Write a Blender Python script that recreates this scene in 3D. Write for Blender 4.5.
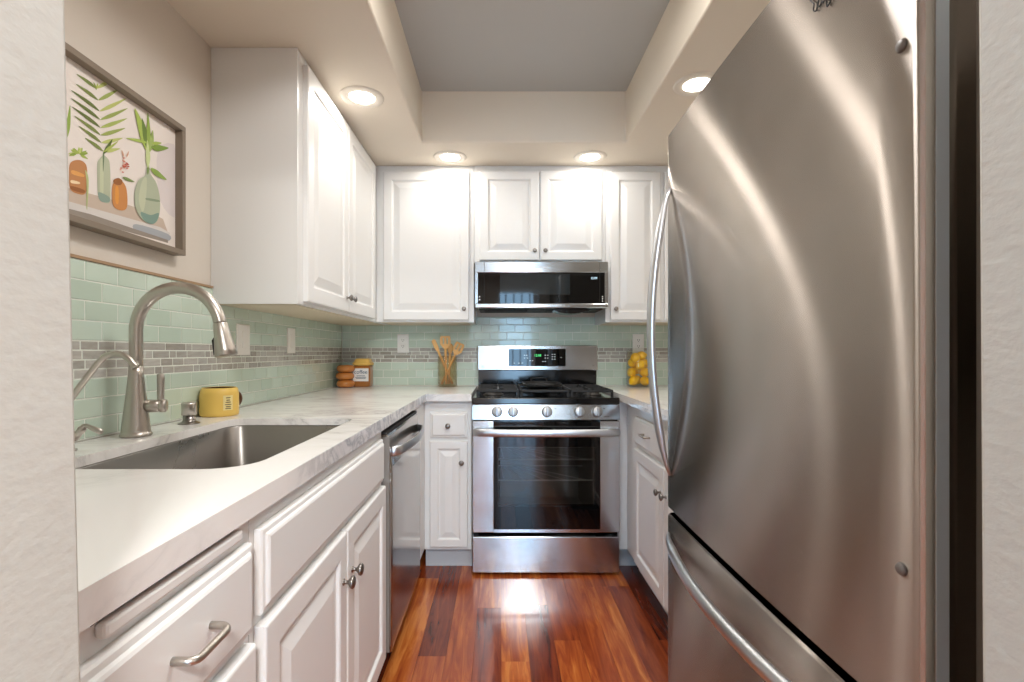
import bpy, bmesh, math, random
from mathutils import Vector, Matrix
random.seed(7)
for o in list(bpy.data.objects): bpy.data.objects.remove(o)
SC = bpy.context.scene
COL = SC.collection
PI = math.pi

# ------------------------------------------------------------------ camera, world, exposure
HC = 1.15
cam_d = bpy.data.cameras.new('camera'); cam = bpy.data.objects.new('camera', cam_d); COL.objects.link(cam)
cam.location = (0, 0, HC); cam.rotation_euler = (PI/2, 0, 0)
cam_d.sensor_fit = 'HORIZONTAL'; cam_d.sensor_width = 36; cam_d.lens = 36*500/1024
cam_d.shift_x = 12/1024; cam_d.shift_y = 11/1024; cam_d.clip_start = 0.02
SC.camera = cam
SC.view_settings.view_transform = 'Standard'
try: SC.view_settings.look = 'None'
except Exception: pass
SC.view_settings.gamma = 1; SC.view_settings.use_curve_mapping = False
SC.view_settings.exposure = 0.22
SC.display_settings.display_device = 'sRGB'
world = bpy.data.worlds.new('sky'); SC.world = world; world.use_nodes = True
bg = world.node_tree.nodes['Background']
bg.inputs[0].default_value = (0.42, 0.70, 1.0, 1); bg.inputs[1].default_value = 11.0

LAMP_POWER = 1.85
LAMP_COL = (1.0, 0.95, 0.89)
def area_lamp(name, loc, size, power, color=LAMP_COL, parent=None, sy=None):
    l = bpy.data.lights.new(name, 'AREA'); l.energy = power; l.color = color
    l.size = size; l.shape = 'DISK'
    if sy: l.shape = 'RECTANGLE'; l.size_y = sy
    o = bpy.data.objects.new(name, l); COL.objects.link(o); o.location = loc
    if parent is not None: o.parent = parent
    return o

# ------------------------------------------------------------------ helpers
def s2l(c):
    return tuple((x/12.92 if x <= 0.04045 else ((x+0.055)/1.055)**2.4) for x in c)
def rgb(h):
    h = h.lstrip('#'); return s2l(tuple(int(h[i:i+2], 16)/255 for i in (0, 2, 4)))
def pm(name, h, rough=0.5, metal=0.0, aniso=0.0, tangent=None, coat=0, spec=None, emit=None, es=0, bump=None, sheen=0, arot=0, alpha=1, trans=0, ior=1.45):
    m = bpy.data.materials.new(name); m.use_nodes = True
    nt = m.node_tree; b = nt.nodes['Principled BSDF']
    c = rgb(h) if isinstance(h, str) else h
    b.inputs['Base Color'].default_value = (*c, 1)
    b.inputs['Roughness'].default_value = rough; b.inputs['Metallic'].default_value = metal
    b.inputs['Coat Weight'].default_value = coat; b.inputs['Coat Roughness'].default_value = 0.08
    b.inputs['Transmission Weight'].default_value = trans; b.inputs['IOR'].default_value = ior
    if spec is not None: b.inputs['Specular IOR Level'].default_value = spec
    if aniso:
        b.inputs['Anisotropic'].default_value = aniso
        b.inputs['Anisotropic Rotation'].default_value = arot
        if tangent:
            v = nt.nodes.new('ShaderNodeCombineXYZ')
            for i in range(3): v.inputs[i].default_value = tangent[i]
            nt.links.new(v.outputs[0], b.inputs['Tangent'])
    if emit is not None:
        b.inputs['Emission Color'].default_value = (*emit, 1); b.inputs['Emission Strength'].default_value = es
    if bump:   # (scale vec, noise scale, strength, distance)
        sc, ns, st, dist = bump
        g = nt.nodes.new('ShaderNodeNewGeometry'); mp = nt.nodes.new('ShaderNodeMapping'); mp.inputs['Scale'].default_value = sc
        n = nt.nodes.new('ShaderNodeTexNoise'); n.inputs['Scale'].default_value = ns; n.inputs['Detail'].default_value = 3
        bp = nt.nodes.new('ShaderNodeBump'); bp.inputs['Strength'].default_value = st; bp.inputs['Distance'].default_value = dist
        nt.links.new(g.outputs['Position'], mp.inputs[0]); nt.links.new(mp.outputs[0], n.inputs['Vector'])
        nt.links.new(n.outputs['Fac'], bp.inputs['Height']); nt.links.new(bp.outputs[0], b.inputs['Normal'])
    return m
def ramp(nt, stops):
    r = nt.nodes.new('ShaderNodeValToRGB'); e = r.color_ramp.elements
    while len(e) > 1: e.remove(e[-1])
    e[0].position = stops[0][0]; e[0].color = (*rgb(stops[0][1]), 1)
    for p, h in stops[1:]:
        k = e.new(p); k.color = (*rgb(h), 1)
    return r

# transforms of the parent chain (before the depsgraph has run)
def W(o):
    M = Matrix.Identity(4)
    while o is not None:
        M = o.matrix_basis @ M; o = o.parent
    return M
def props(o, label=None, cat=None, group=None, kind=None):
    if label: o['label'] = label
    if cat: o['category'] = cat
    if group: o['group'] = group
    if kind: o['kind'] = kind
    return o
def thing(name, label, cat, loc=(0, 0, 0), group=None, rz=0, kind=None):
    o = bpy.data.objects.new(name, None); COL.objects.link(o); o.location = loc; o.rotation_euler = (0, 0, rz)
    o.empty_display_size = 0.05
    return props(o, label, cat, group, kind)

class MB:
    def __init__(s): s.bm = bmesh.new(); s.mi = 0
    def _absorb(s, t, smooth=False):
        for f in t.faces: f.material_index = s.mi; f.smooth = smooth
        me = bpy.data.meshes.new('t'); t.to_mesh(me); t.free(); s.bm.from_mesh(me); bpy.data.meshes.remove(me)
        return s
    def box(s, x0, x1, y0, y1, z0, z1, bev=0, seg=2, rot=None, smooth=False):
        t = bmesh.new(); bmesh.ops.create_cube(t, size=1)
        c = Vector(((x0+x1)/2, (y0+y1)/2, (z0+z1)/2))
        for v in t.verts: v.co = Vector((v.co.x*(x1-x0), v.co.y*(y1-y0), v.co.z*(z1-z0)))
        if bev: bmesh.ops.bevel(t, geom=list(t.edges), offset=bev, segments=seg, affect='EDGES', profile=0.5)
        if rot is not None: bmesh.ops.transform(t, matrix=rot.to_4x4(), verts=t.verts)
        bmesh.ops.translate(t, vec=c, verts=t.verts)
        return s._absorb(t, smooth)
    def tube(s, path, r, seg=14, cap=True, flat=None, up=None, smooth=True):
        """round tube along path; r number or list; flat=(a,b) scales along side/up"""
        P = [Vector(p) for p in path]; n = len(P)
        R = r if isinstance(r, (list, tuple)) else [r]*n
        T = []
        for i in range(n):
            a = P[max(i-1, 0)]; b = P[min(i+1, n-1)]; d = b-a
            if d.length < 1e-9: d = T[-1] if T else Vector((0, 0, 1))
            T.append(d.normalized())
        u = Vector(up) if up else (Vector((0, 0, 1)) if abs(T[0].z) < 0.9 else Vector((1, 0, 0)))
        N = (u - T[0]*u.dot(T[0])).normalized()
        t = bmesh.new(); rings = []
        fa, fb = flat or (1, 1)
        for i in range(n):
            N = (N - T[i]*N.dot(T[i])).normalized(); B = T[i].cross(N)
            rings.append([t.verts.new(P[i] + N*(math.cos(2*PI*k/seg)*R[i]*fa) + B*(math.sin(2*PI*k/seg)*R[i]*fb)) for k in range(seg)])
        for i in range(n-1):
            for k in range(seg):
                t.faces.new((rings[i][k], rings[i][(k+1) % seg], rings[i+1][(k+1) % seg], rings[i+1][k]))
        if cap: t.faces.new(rings[0][::-1]); t.faces.new(rings[-1])
        s._absorb(t, smooth)
        return s
    def lathe(s, prof, loc=(0, 0, 0), seg=32, sx=1, sy=1, smooth=True, close=True):
        t = bmesh.new(); rings = []
        L = Vector(loc)
        for (r, z) in prof:
            rings.append([t.verts.new(L + Vector((max(r, 1e-5)*sx*math.cos(2*PI*k/seg), max(r, 1e-5)*sy*math.sin(2*PI*k/seg), z))) for k in range(seg)])
        for i in range(len(prof)-1):
            for k in range(seg):
                t.faces.new((rings[i][k], rings[i][(k+1) % seg], rings[i+1][(k+1) % seg], rings[i+1][k]))
        if close:
            t.faces.new(rings[0][::-1]); t.faces.new(rings[-1])
        bmesh.ops.recalc_face_normals(t, faces=t.faces)
        return s._absorb(t, smooth)
    def prism(s, pts, d, smooth=False, recalc=True):
        """closed polygon of 3D points extruded by vector d"""
        t = bmesh.new(); a = [t.verts.new(Vector(p)) for p in pts]; b = [t.verts.new(Vector(p)+Vector(d)) for p in pts]
        t.faces.new(a); t.faces.new(b[::-1]); n = len(pts)
        for i in range(n): t.faces.new((a[i], b[i], b[(i+1) % n], a[(i+1) % n]))
        bmesh.ops.recalc_face_normals(t, faces=t.faces)
        bmesh.ops.triangulate(t, faces=[f for f in t.faces if len(f.verts) > 4])
        return s._absorb(t, smooth)
    def poly(s, pts):
        t = bmesh.new(); f = t.faces.new([t.verts.new(Vector(p)) for p in pts])
        bmesh.ops.triangulate(t, faces=[f])
        return s._absorb(t)
    def rings(s, loops, cap0=True, cap1=True, smooth=False):
        t = bmesh.new(); R = [[t.verts.new(Vector(p)) for p in L] for L in loops]
        for i in range(len(R)-1):
            n = len(R[i])
            for k in range(n): t.faces.new((R[i][k], R[i][(k+1) % n], R[i+1][(k+1) % n], R[i+1][k]))
        if cap0: t.faces.new(R[0][::-1])
        if cap1: t.faces.new(R[-1])
        bmesh.ops.recalc_face_normals(t, faces=t.faces)
        return s._absorb(t, smooth)
    def ell(s, c, r, seg=20, rot=None):
        t = bmesh.new(); bmesh.ops.create_uvsphere(t, u_segments=seg, v_segments=seg//2+2, radius=1)
        for v in t.verts: v.co = Vector((v.co.x*r[0], v.co.y*r[1], v.co.z*r[2]))
        if rot is not None: bmesh.ops.transform(t, matrix=rot.to_4x4(), verts=t.verts)
        bmesh.ops.translate(t, vec=Vector(c), verts=t.verts)
        return s._absorb(t, True)
    def build(s, name, mat, parent=None, kind=None, bevel=0, origin=True, **kw):
        """world-space geometry -> object; parts are re-expressed in their parent's frame"""
        me = bpy.data.meshes.new(name); o = bpy.data.objects.new(name, me)
        if parent is not None:
            s.bm.transform(W(parent).inverted()); o.parent = parent
        elif origin:
            xs = [v.co for v in s.bm.verts]
            c = Vector(((min(v.x for v in xs)+max(v.x for v in xs))/2, (min(v.y for v in xs)+max(v.y for v in xs))/2, min(v.z for v in xs)))
            bmesh.ops.translate(s.bm, vec=-c, verts=s.bm.verts); o.location = c
        s.bm.to_mesh(me); s.bm.free()
        for m in (mat if isinstance(mat, (list, tuple)) else [mat]): me.materials.append(m)
        COL.objects.link(o)
        if bevel:
            b = o.modifiers.new('bevel', 'BEVEL'); b.width = bevel; b.segments = 3; b.limit_method = 'ANGLE'; b.angle_limit = math.radians(40); b.harden_normals = False
        props(o, kind=kind, **kw)
        return o
def copy_tree(o, parent=None):
    c = o.copy(); COL.objects.link(c)
    if parent is not None: c.parent = parent
    for ch in list(o.children): copy_tree(ch, c)
    return c
def at(px, py, Y):
    """point at depth Y seen at photo pixel px,py"""
    return Vector(((px-500)*Y/500, Y, HC+(352-py)*Y/500))
def arc(c, r, a0, a1, n, fu, fv):
    """points c + r(cos a fu + sin a fv)"""
    return [Vector(c)+Vector(fu)*(r*math.cos(a0+(a1-a0)*i/n))+Vector(fv)*(r*math.sin(a0+(a1-a0)*i/n)) for i in range(n+1)]
def smooth_path(pts, k=6):
    P = [Vector(p) for p in pts]; out = []
    for i in range(len(P)-1):
        p0 = P[max(i-1, 0)]; p1 = P[i]; p2 = P[i+1]; p3 = P[min(i+2, len(P)-1)]
        for j in range(k):
            t = j/k
            out.append(0.5*((2*p1)+(-p0+p2)*t+(2*p0-5*p1+4*p2-p3)*t*t+(-p0+3*p1-3*p2+p3)*t**3))
    out.append(P[-1]); return out
def text_mesh(name, txt, size, mat, parent, loc, rot, label=None, depth=0.0004, shear=0):
    cu = bpy.data.curves.new('t', 'FONT'); cu.body = txt; cu.size = size; cu.extrude = depth; cu.align_x = 'CENTER'; cu.align_y = 'CENTER'; cu.shear = shear; cu.resolution_u = 3
    to = bpy.data.objects.new('t', cu); COL.objects.link(to)
    dg = bpy.context.evaluated_depsgraph_get(); me = bpy.data.meshes.new_from_object(to.evaluated_get(dg))
    bpy.data.objects.remove(to); bpy.data.curves.remove(cu)
    M = Matrix.Translation(loc) @ rot.to_4x4()
    me.transform(W(parent).inverted() @ M) if parent is not None else me.transform(M)
    me.materials.clear(); me.materials.append(mat); me.name = name
    o = bpy.data.objects.new(name, me); COL.objects.link(o)
    if parent is not None: o.parent = parent
    if label: o['label'] = label
    return o
ROT_B = Matrix.Rotation(PI/2, 3, 'X')                      # text readable by someone looking along +y
ROT_L = Matrix.Rotation(PI/2, 3, 'Z') @ ROT_B              # readable by someone looking along -x (on the left wall)
ROT_R = Matrix.Rotation(-PI/2, 3, 'Z') @ ROT_B             # on a face that looks along -x

# ------------------------------------------------------------------ materials
M = {}
M['wall'] = pm('painted_wall', '#d9d0c4', 0.8, bump=((1, 1, 1), 90, 0.25, 0.002))
M['ceil'] = pm('painted_ceiling', '#e3d9c9', 0.85, bump=((1, 1, 1), 60, 0.15, 0.002))
M['tray'] = pm('grey_ceiling_paint', '#bcbdbb', 0.85)
M['jamb'] = pm('textured_plaster', '#c5c4bd', 0.75, bump=((1, 1, 1.6), 60, 0.4, 0.002))
M['white'] = pm('white_cabinet_paint', '#e4e4e2', 0.32)
M['kick'] = pm('pale_kickboard', '#c6cbcf', 0.45)
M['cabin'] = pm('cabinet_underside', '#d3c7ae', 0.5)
M['wedge'] = pm('wood_edge_trim', '#a88a6a', 0.4)
M['nickel'] = pm('brushed_nickel', '#c2bcb4', 0.32, 1.0)
M['darknickel'] = pm('knob_nickel', '#8f8a85', 0.3, 1.0)
M['plug'] = pm('grey_plug', '#77716c', 0.5, 0.2)
M['sidetrim'] = pm('door_side_grey', '#8f8a84', 0.4, 0.3)
M['chrome'] = pm('bright_metal', '#cfcdca', 0.18, 1.0)
def steel(name, h, rough, aniso, tan, arot=0.0, wav=None):
    m = pm(name, h, rough, 1.0, aniso, tan, arot=arot)
    nt = m.node_tree; b = nt.nodes['Principled BSDF']
    g = nt.nodes.new('ShaderNodeNewGeometry'); mp = nt.nodes.new('ShaderNodeMapping')
    mp.inputs['Scale'].default_value = (3, 3, 3)
    n = nt.nodes.new('ShaderNodeTexNoise'); n.inputs['Scale'].default_value = 1.6; n.inputs['Detail'].default_value = 4
    mr = nt.nodes.new('ShaderNodeMapRange'); mr.inputs['From Min'].default_value = .3; mr.inputs['From Max'].default_value = .7
    mr.inputs['To Min'].default_value = rough*0.85; mr.inputs['To Max'].default_value = rough*1.2
    nt.links.new(g.outputs['Position'], mp.inputs[0]); nt.links.new(mp.outputs[0], n.inputs['Vector'])
    nt.links.new(n.outputs['Fac'], mr.inputs[0]); nt.links.new(mr.outputs[0], b.inputs['Roughness'])
    if wav:
        n2 = nt.nodes.new('ShaderNodeTexNoise'); n2.inputs['Scale'].default_value = wav[0]; n2.inputs['Detail'].default_value = 1
        bp = nt.nodes.new('ShaderNodeBump'); bp.inputs['Strength'].default_value = 1; bp.inputs['Distance'].default_value = wav[1]
        nt.links.new(g.outputs['Position'], n2.inputs['Vector']); nt.links.new(n2.outputs['Fac'], bp.inputs['Height']); nt.links.new(bp.outputs[0], b.inputs['Normal'])
    return m
def brushed(name, h, rough, an):
    m = bpy.data.materials.new(name); m.use_nodes = True; nt = m.node_tree; nt.nodes.clear()
    out = nt.nodes.new('ShaderNodeOutputMaterial'); g = nt.nodes.new('ShaderNodeBsdfAnisotropic')
    g.inputs['Color'].default_value = (*rgb(h), 1); g.inputs['Roughness'].default_value = rough; g.inputs['Anisotropy'].default_value = an
    v = nt.nodes.new('ShaderNodeCombineXYZ'); v.inputs[2].default_value = 1.0; nt.links.new(v.outputs[0], g.inputs['Tangent'])
    ge = nt.nodes.new('ShaderNodeNewGeometry'); n = nt.nodes.new('ShaderNodeTexNoise'); n.inputs['Scale'].default_value = 5; n.inputs['Detail'].default_value = 4
    rp = ramp(nt, [(.25, h), (.75, h)]); e = rp.color_ramp.elements
    c = rgb(h); e[0].color = (c[0]*.90, c[1]*.90, c[2]*.90, 1); e[1].color = (min(1, c[0]*1.06), min(1, c[1]*1.06), min(1, c[2]*1.06), 1)
    nt.links.new(ge.outputs['Position'], n.inputs['Vector']); nt.links.new(n.outputs['Fac'], rp.inputs[0]); nt.links.new(rp.outputs[0], g.inputs['Color'])
    nt.links.new(g.outputs[0], out.inputs[0]); return m
M['fridge'] = brushed('brushed_steel_door', '#c3bab2', 0.27, -0.84)
M['steelx'] = steel('brushed_steel_range', '#c6cacd', 0.19, 0.75, (0, 0, 1), 0.0, (3.0, 0.004))
M['dwsteel'] = steel('brushed_steel_dishwasher', '#a9a49e', 0.13, 0.5, (0, 0, 1))
M['sink'] = steel('satin_steel_sink', '#a09c97', 0.30, 0.3, (0, 0, 1))
M['handle'] = pm('steel_handle', '#cdd0d4', 0.33, 1.0)
M['fridgeside'] = pm('dark_cabinet_side', '#8d8278', 0.5)
M['edgestrip'] = pm('pale_edge_strip', '#c3cbd2', 0.35, 0.5)
M['gasket'] = pm('dark_gasket', '#1c1b1a', 0.6)
M['blackglass'] = pm('black_glass', '#08090a', 0.03, 0)
M['enamel'] = pm('black_enamel', '#0b0c0e', 0.12, 0, coat=0.5)
M['iron'] = pm('cast_iron', '#1d1c1b', 0.55)
M['burner'] = pm('dull_burner_metal', '#4a4744', 0.45, 0.6)
M['oven'] = pm('oven_interior', '#a5a29c', 0.45)
M['knobsteel'] = pm('satin_knob', '#a3a2a0', 0.38, 0.85)
M['rack'] = pm('oven_rack_chrome', '#e6e3de', 0.35, 0.4)
M['plate'] = pm('white_outlet_plastic', '#f2f0ea', 0.35)
M['slot'] = pm('outlet_slot', '#3a3733', 0.6)
M['grout'] = pm('pale_grout', '#e0e4da', 0.8)
M['ledwhite'] = pm('white_lettering', '#f0f2f4', 0.4)
M['greenled'] = pm('green_digits', '#2fbf60', 0.4, emit=(0.1, 0.9, 0.25), es=1.0)
M['blueled'] = pm('pale_digits', '#bcd6e4', 0.4, emit=(0.6, 0.85, 1.0), es=0.9)
M['wood'] = pm('pale_bamboo', '#dfae6c', 0.45, bump=((4, 4, 1), 60, .1, .001))
M['yellow'] = pm('yellow_glaze', '#e9c465', 0.35)
M['brown'] = pm('brown_glaze', '#5a3d28', 0.3)
M['cream'] = pm('cream_label', '#efdc9a', 0.6)
M['ink'] = pm('dark_print', '#5d4a33', 0.7)
M['coffeebrown'] = pm('coffee_in_jar', '#a5692f', 0.28, coat=.4)
M['lidyellow'] = pm('honey_yellow_lid', '#e6bd63', 0.3)
M['labelwhite'] = pm('white_label', '#ecebe8', 0.6)
M['bluetext'] = pm('blue_print', '#44637e', 0.7)
M['dough'] = pm('glazed_dough', '#c47c3a', 0.25, coat=.5, bump=((1, 1, 1), 50, .3, .003))
M['lemon'] = pm('lemon_peel', '#ffc60c', 0.38, bump=((1, 1, 1), 220, .25, .001))
M['lamp'] = pm('lamp_diffuser', '#ffffff', 0.5, emit=(1.0, 0.93, 0.84), es=14)
M['fill_lamp'] = pm('fill_lamp_glow', '#ffffff', 0.5, emit=(1.0, 0.95, 0.9), es=5)
M['lamptrim'] = pm('lamp_trim', '#e4dccf', 0.5)
M['blind'] = pm('vertical_blind', '#e8ecf0', 0.6)

def glass_mat(name, tint, gloss_rough=0.03, fac=1.0, bumpy=None):
    m = bpy.data.materials.new(name); m.use_nodes = True; nt = m.node_tree; nt.nodes.clear()
    out = nt.nodes.new('ShaderNodeOutputMaterial'); mix = nt.nodes.new('ShaderNodeMixShader')
    tr = nt.nodes.new('ShaderNodeBsdfTransparent'); tr.inputs[0].default_value = (*tint, 1)
    gl = nt.nodes.new('ShaderNodeBsdfGlossy'); gl.inputs['Roughness'].default_value = gloss_rough
    lw = nt.nodes.new('ShaderNodeLayerWeight'); lw.inputs['Blend'].default_value = 0.5
    fr = nt.nodes.new('ShaderNodeMath'); fr.operation = 'POWER'; fr.inputs[1].default_value = 4.0
    fa = nt.nodes.new('ShaderNodeMath'); fa.operation = 'MULTIPLY_ADD'; fa.inputs[1].default_value = 0.8; fa.inputs[2].default_value = 0.04
    nt.links.new(lw.outputs['Facing'], fr.inputs[0]); nt.links.new(fr.outputs[0], fa.inputs[0]); fr = fa
    if bumpy:
        g = nt.nodes.new('ShaderNodeNewGeometry'); v = nt.nodes.new('ShaderNodeTexVoronoi'); v.inputs['Scale'].default_value = bumpy
        bp = nt.nodes.new('ShaderNodeBump'); bp.inputs['Distance'].default_value = 0.006; bp.inputs['Strength'].default_value = 1
        nt.links.new(g.outputs['Position'], v.inputs['Vector']); nt.links.new(v.outputs['Distance'], bp.inputs['Height'])
        nt.links.new(bp.outputs[0], gl.inputs['Normal']); nt.links.new(bp.outputs[0], lw.inputs['Normal'])
    mu = nt.nodes.new('ShaderNodeMath'); mu.operation = 'MULTIPLY'; mu.inputs[1].default_value = fac
    nt.links.new(fr.outputs[0], mu.inputs[0]); nt.links.new(mu.outputs[0], mix.inputs[0])
    nt.links.new(tr.outputs[0], mix.inputs[1]); nt.links.new(gl.outputs[0], mix.inputs[2]); nt.links.new(mix.outputs[0], out.inputs[0])
    return m
M['glass'] = glass_mat('clear_glass', (0.995, 0.998, 0.99))
M['pebbleglass'] = glass_mat('pebbled_glass', (0.99, 0.94, 0.84), 0.05, 1.2, 90)
M['ovenglass'] = glass_mat('tinted_oven_glass', (0.6, 0.6, 0.59), 0.04, 1.0)

def tile_mat(name, stops, rough, bump=0.0, coat=0.3, streak=False):
    m = pm(name, '#ffffff', rough, 0, coat=coat); nt = m.node_tree; b = nt.nodes['Principled BSDF']
    g = nt.nodes.new('ShaderNodeNewGeometry'); r = ramp(nt, stops)
    if streak:
        mp = nt.nodes.new('ShaderNodeMapping'); mp.inputs['Scale'].default_value = (1, 1, 4); mp.inputs['Rotation'].default_value = (0.25, 0.25, 0)
        n = nt.nodes.new('ShaderNodeTexNoise'); n.inputs['Scale'].default_value = 28; n.inputs['Detail'].default_value = 4
        ad = nt.nodes.new('ShaderNodeMath'); ad.operation = 'MULTIPLY_ADD'; ad.inputs[1].default_value = 0.55
        sb = nt.nodes.new('ShaderNodeMath'); sb.operation = 'MULTIPLY'; sb.inputs[1].default_value = 0.5
        nt.links.new(g.outputs['Position'], mp.inputs[0]); nt.links.new(mp.outputs[0], n.inputs['Vector'])
        nt.links.new(g.outputs['Random Per Island'], sb.inputs[0])
        nt.links.new(n.outputs['Fac'], ad.inputs[0]); nt.links.new(sb.outputs[0], ad.inputs[2]); nt.links.new(ad.outputs[0], r.inputs[0])
        bp = nt.nodes.new('ShaderNodeBump'); bp.inputs['Distance'].default_value = 0.002; bp.inputs['Strength'].default_value = 0.6
        nt.links.new(n.outputs['Fac'], bp.inputs['Height']); nt.links.new(bp.outputs[0], b.inputs['Normal'])
    else:
        nt.links.new(g.outputs['Random Per Island'], r.inputs[0])
        n = nt.nodes.new('ShaderNodeTexNoise'); n.inputs['Scale'].default_value = 14
        bp = nt.nodes.new('ShaderNodeBump'); bp.inputs['Distance'].default_value = 0.002; bp.inputs['Strength'].default_value = 0.35
        nt.links.new(g.outputs['Position'], n.inputs['Vector']); nt.links.new(n.outputs['Fac'], bp.inputs['Height']); nt.links.new(bp.outputs[0], b.inputs['Normal'])
    nt.links.new(r.outputs[0], b.inputs['Base Color'])
    return m
M['tile'] = tile_mat('seafoam_glass_tile', [(0, '#bfd1c0'), (0.5, '#c6d6c6'), (1, '#cdddce')], 0.14, coat=0.6)
M['mosaic'] = tile_mat('grey_stone_mosaic', [(0, '#8b877f'), (0.35, '#a5a198'), (0.65, '#bbb8b0'), (1, '#d5d3cd')], 0.2, streak=True)

def plank_mat():
    m = pm('cherry_planks', '#8a4424', 0.2, coat=0.25); nt = m.node_tree; b = nt.nodes['Principled BSDF']
    g = nt.nodes.new('ShaderNodeNewGeometry')
    r = ramp(nt, [(0, '#43190f'), (0.2, '#622614'), (0.42, '#7f371b'), (0.65, '#964722'), (0.85, '#b1602b'), (1, '#c87b3c')])
    ofs = nt.nodes.new('ShaderNodeVectorMath'); ofs.operation = 'MULTIPLY_ADD'
    cb = nt.nodes.new('ShaderNodeCombineXYZ')
    for i in range(3): nt.links.new(g.outputs['Random Per Island'], cb.inputs[i])
    nt.links.new(cb.outputs[0], ofs.inputs[0]); ofs.inputs[1].default_value = (37, 91, 13); nt.links.new(g.outputs['Position'], ofs.inputs[2])
    mp = nt.nodes.new('ShaderNodeMapping'); mp.inputs['Scale'].default_value = (16, 1.3, 1)
    n = nt.nodes.new('ShaderNodeTexNoise'); n.inputs['Scale'].default_value = 2.2; n.inputs['Detail'].default_value = 7; n.inputs['Roughness'].default_value = .6; n.inputs['Distortion'].default_value = 0.8
    nt.links.new(ofs.outputs[0], mp.inputs[0]); nt.links.new(mp.outputs[0], n.inputs['Vector'])
    a = nt.nodes.new('ShaderNodeMath'); a.operation = 'MULTIPLY_ADD'; a.inputs[1].default_value = 1.5; a.inputs[2].default_value = -0.70
    c = nt.nodes.new('ShaderNodeMath'); c.operation = 'MULTIPLY_ADD'; c.inputs[1].default_value = 0.85
    nt.links.new(n.outputs['Fac'], a.inputs[0]); nt.links.new(g.outputs['Random Per Island'], c.inputs[0]); nt.links.new(a.outputs[0], c.inputs[2])
    nt.links.new(c.outputs[0], r.inputs[0]); nt.links.new(r.outputs[0], b.inputs['Base Color'])
    return m
M['plank'] = plank_mat()

def marble_mat(name='white_marble', sc=(1.0, 2.6, 1.6), stops=((0, '#c2bfbc'), (0.012, '#dad7d3'), (0.05, '#e6e3df'), (0.14, '#edebe8'), (1, '#f0eeeb')), mask=(0.45, 0.62)):
    m = pm(name, '#e9e6e2', 0.16); nt = m.node_tree; b = nt.nodes['Principled BSDF']
    g = nt.nodes.new('ShaderNodeNewGeometry')
    mp = nt.nodes.new('ShaderNodeMapping'); mp.inputs['Rotation'].default_value = (0, 0, 0.9); mp.inputs['Scale'].default_value = sc
    n = nt.nodes.new('ShaderNodeTexNoise'); n.inputs['Scale'].default_value = 1.9; n.inputs['Detail'].default_value = 8; n.inputs['Roughness'].default_value = .62; n.inputs['Distortion'].default_value = 1.1
    nt.links.new(g.outputs['Position'], mp.inputs[0]); nt.links.new(mp.outputs[0], n.inputs['Vector'])
    s_ = nt.nodes.new('ShaderNodeMath'); s_.operation = 'SUBTRACT'; s_.inputs[1].default_value = 0.5
    ab = nt.nodes.new('ShaderNodeMath'); ab.operation = 'ABSOLUTE'
    nt.links.new(n.outputs['Fac'], s_.inputs[0]); nt.links.new(s_.outputs[0], ab.inputs[0])
    r = ramp(nt, list(stops))
    nt.links.new(ab.outputs[0], r.inputs[0])
    n2 = nt.nodes.new('ShaderNodeTexNoise'); n2.inputs['Scale'].default_value = 1.1; n2.inputs['Detail'].default_value = 2
    nt.links.new(g.outputs['Position'], n2.inputs['Vector'])
    r2 = ramp(nt, [(mask[0], '#ffffff'), (mask[1], '#000000')]); nt.links.new(n2.outputs['Fac'], r2.inputs[0])
    mx = nt.nodes.new('ShaderNodeMixRGB'); mx.inputs[2].default_value = (*rgb('#efedea'), 1)
    nt.links.new(r2.outputs[0], mx.inputs[0]); nt.links.new(r.outputs[0], mx.inputs[1]); nt.links.new(mx.outputs[0], b.inputs['Base Color'])
    return m
M['marble'] = marble_mat()
M['marble_edge'] = marble_mat('veined_marble_edge', (3.0, 4.5, 5.0), ((0, '#a9acb0'), (0.03, '#c0c2c5'), (0.09, '#d8d8d9'), (0.2, '#e2e2e2'), (1, '#e8e7e6')), (0.40, 0.55))

# ------------------------------------------------------------------ room shell
XL, XR, YB, ZC, ZT = -1.03, 1.26, 3.24, 2.235, 2.50
def struct(name, mb, mat, parent=None, bevel=0, label=None):
    return mb.build(name, mat, parent, kind='structure', bevel=bevel, label=label)
mb = MB(); fx0, fx1, fy0, fy1 = -2.2, 2.6, -3.1, 3.30
pw = 0.105; x = fx0
while x < fx1:
    y = fy0 - random.random()*0.9
    while y < fy1:
        L = random.choice([0.55, 0.75, 0.9, 1.1, 1.25])
        a, b_ = max(y, fy0), min(y+L, fy1)
        if b_-a > 0.02: mb.box(x+0.0004, min(x+pw, fx1)-0.0004, a+0.0005, b_-0.0005, -0.02, 0.0)
        y += L
    x += pw
mb.box(fx0, fx1, fy0, fy1, -0.06, -0.0195)
struct('floor', mb, M['plank'])
wl = struct('wall_left', MB().box(XL-0.12, XL, 0.26, YB, 0, ZT), M['wall'])
wb = struct('wall_back', MB().box(XL-0.12, XR+0.12, YB, YB+0.12, 0, ZT), M['wall'])
struct('wall_right', MB().box(XR, XR+0.12, 0.26, YB, 0, ZT), M['wall'])
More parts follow.
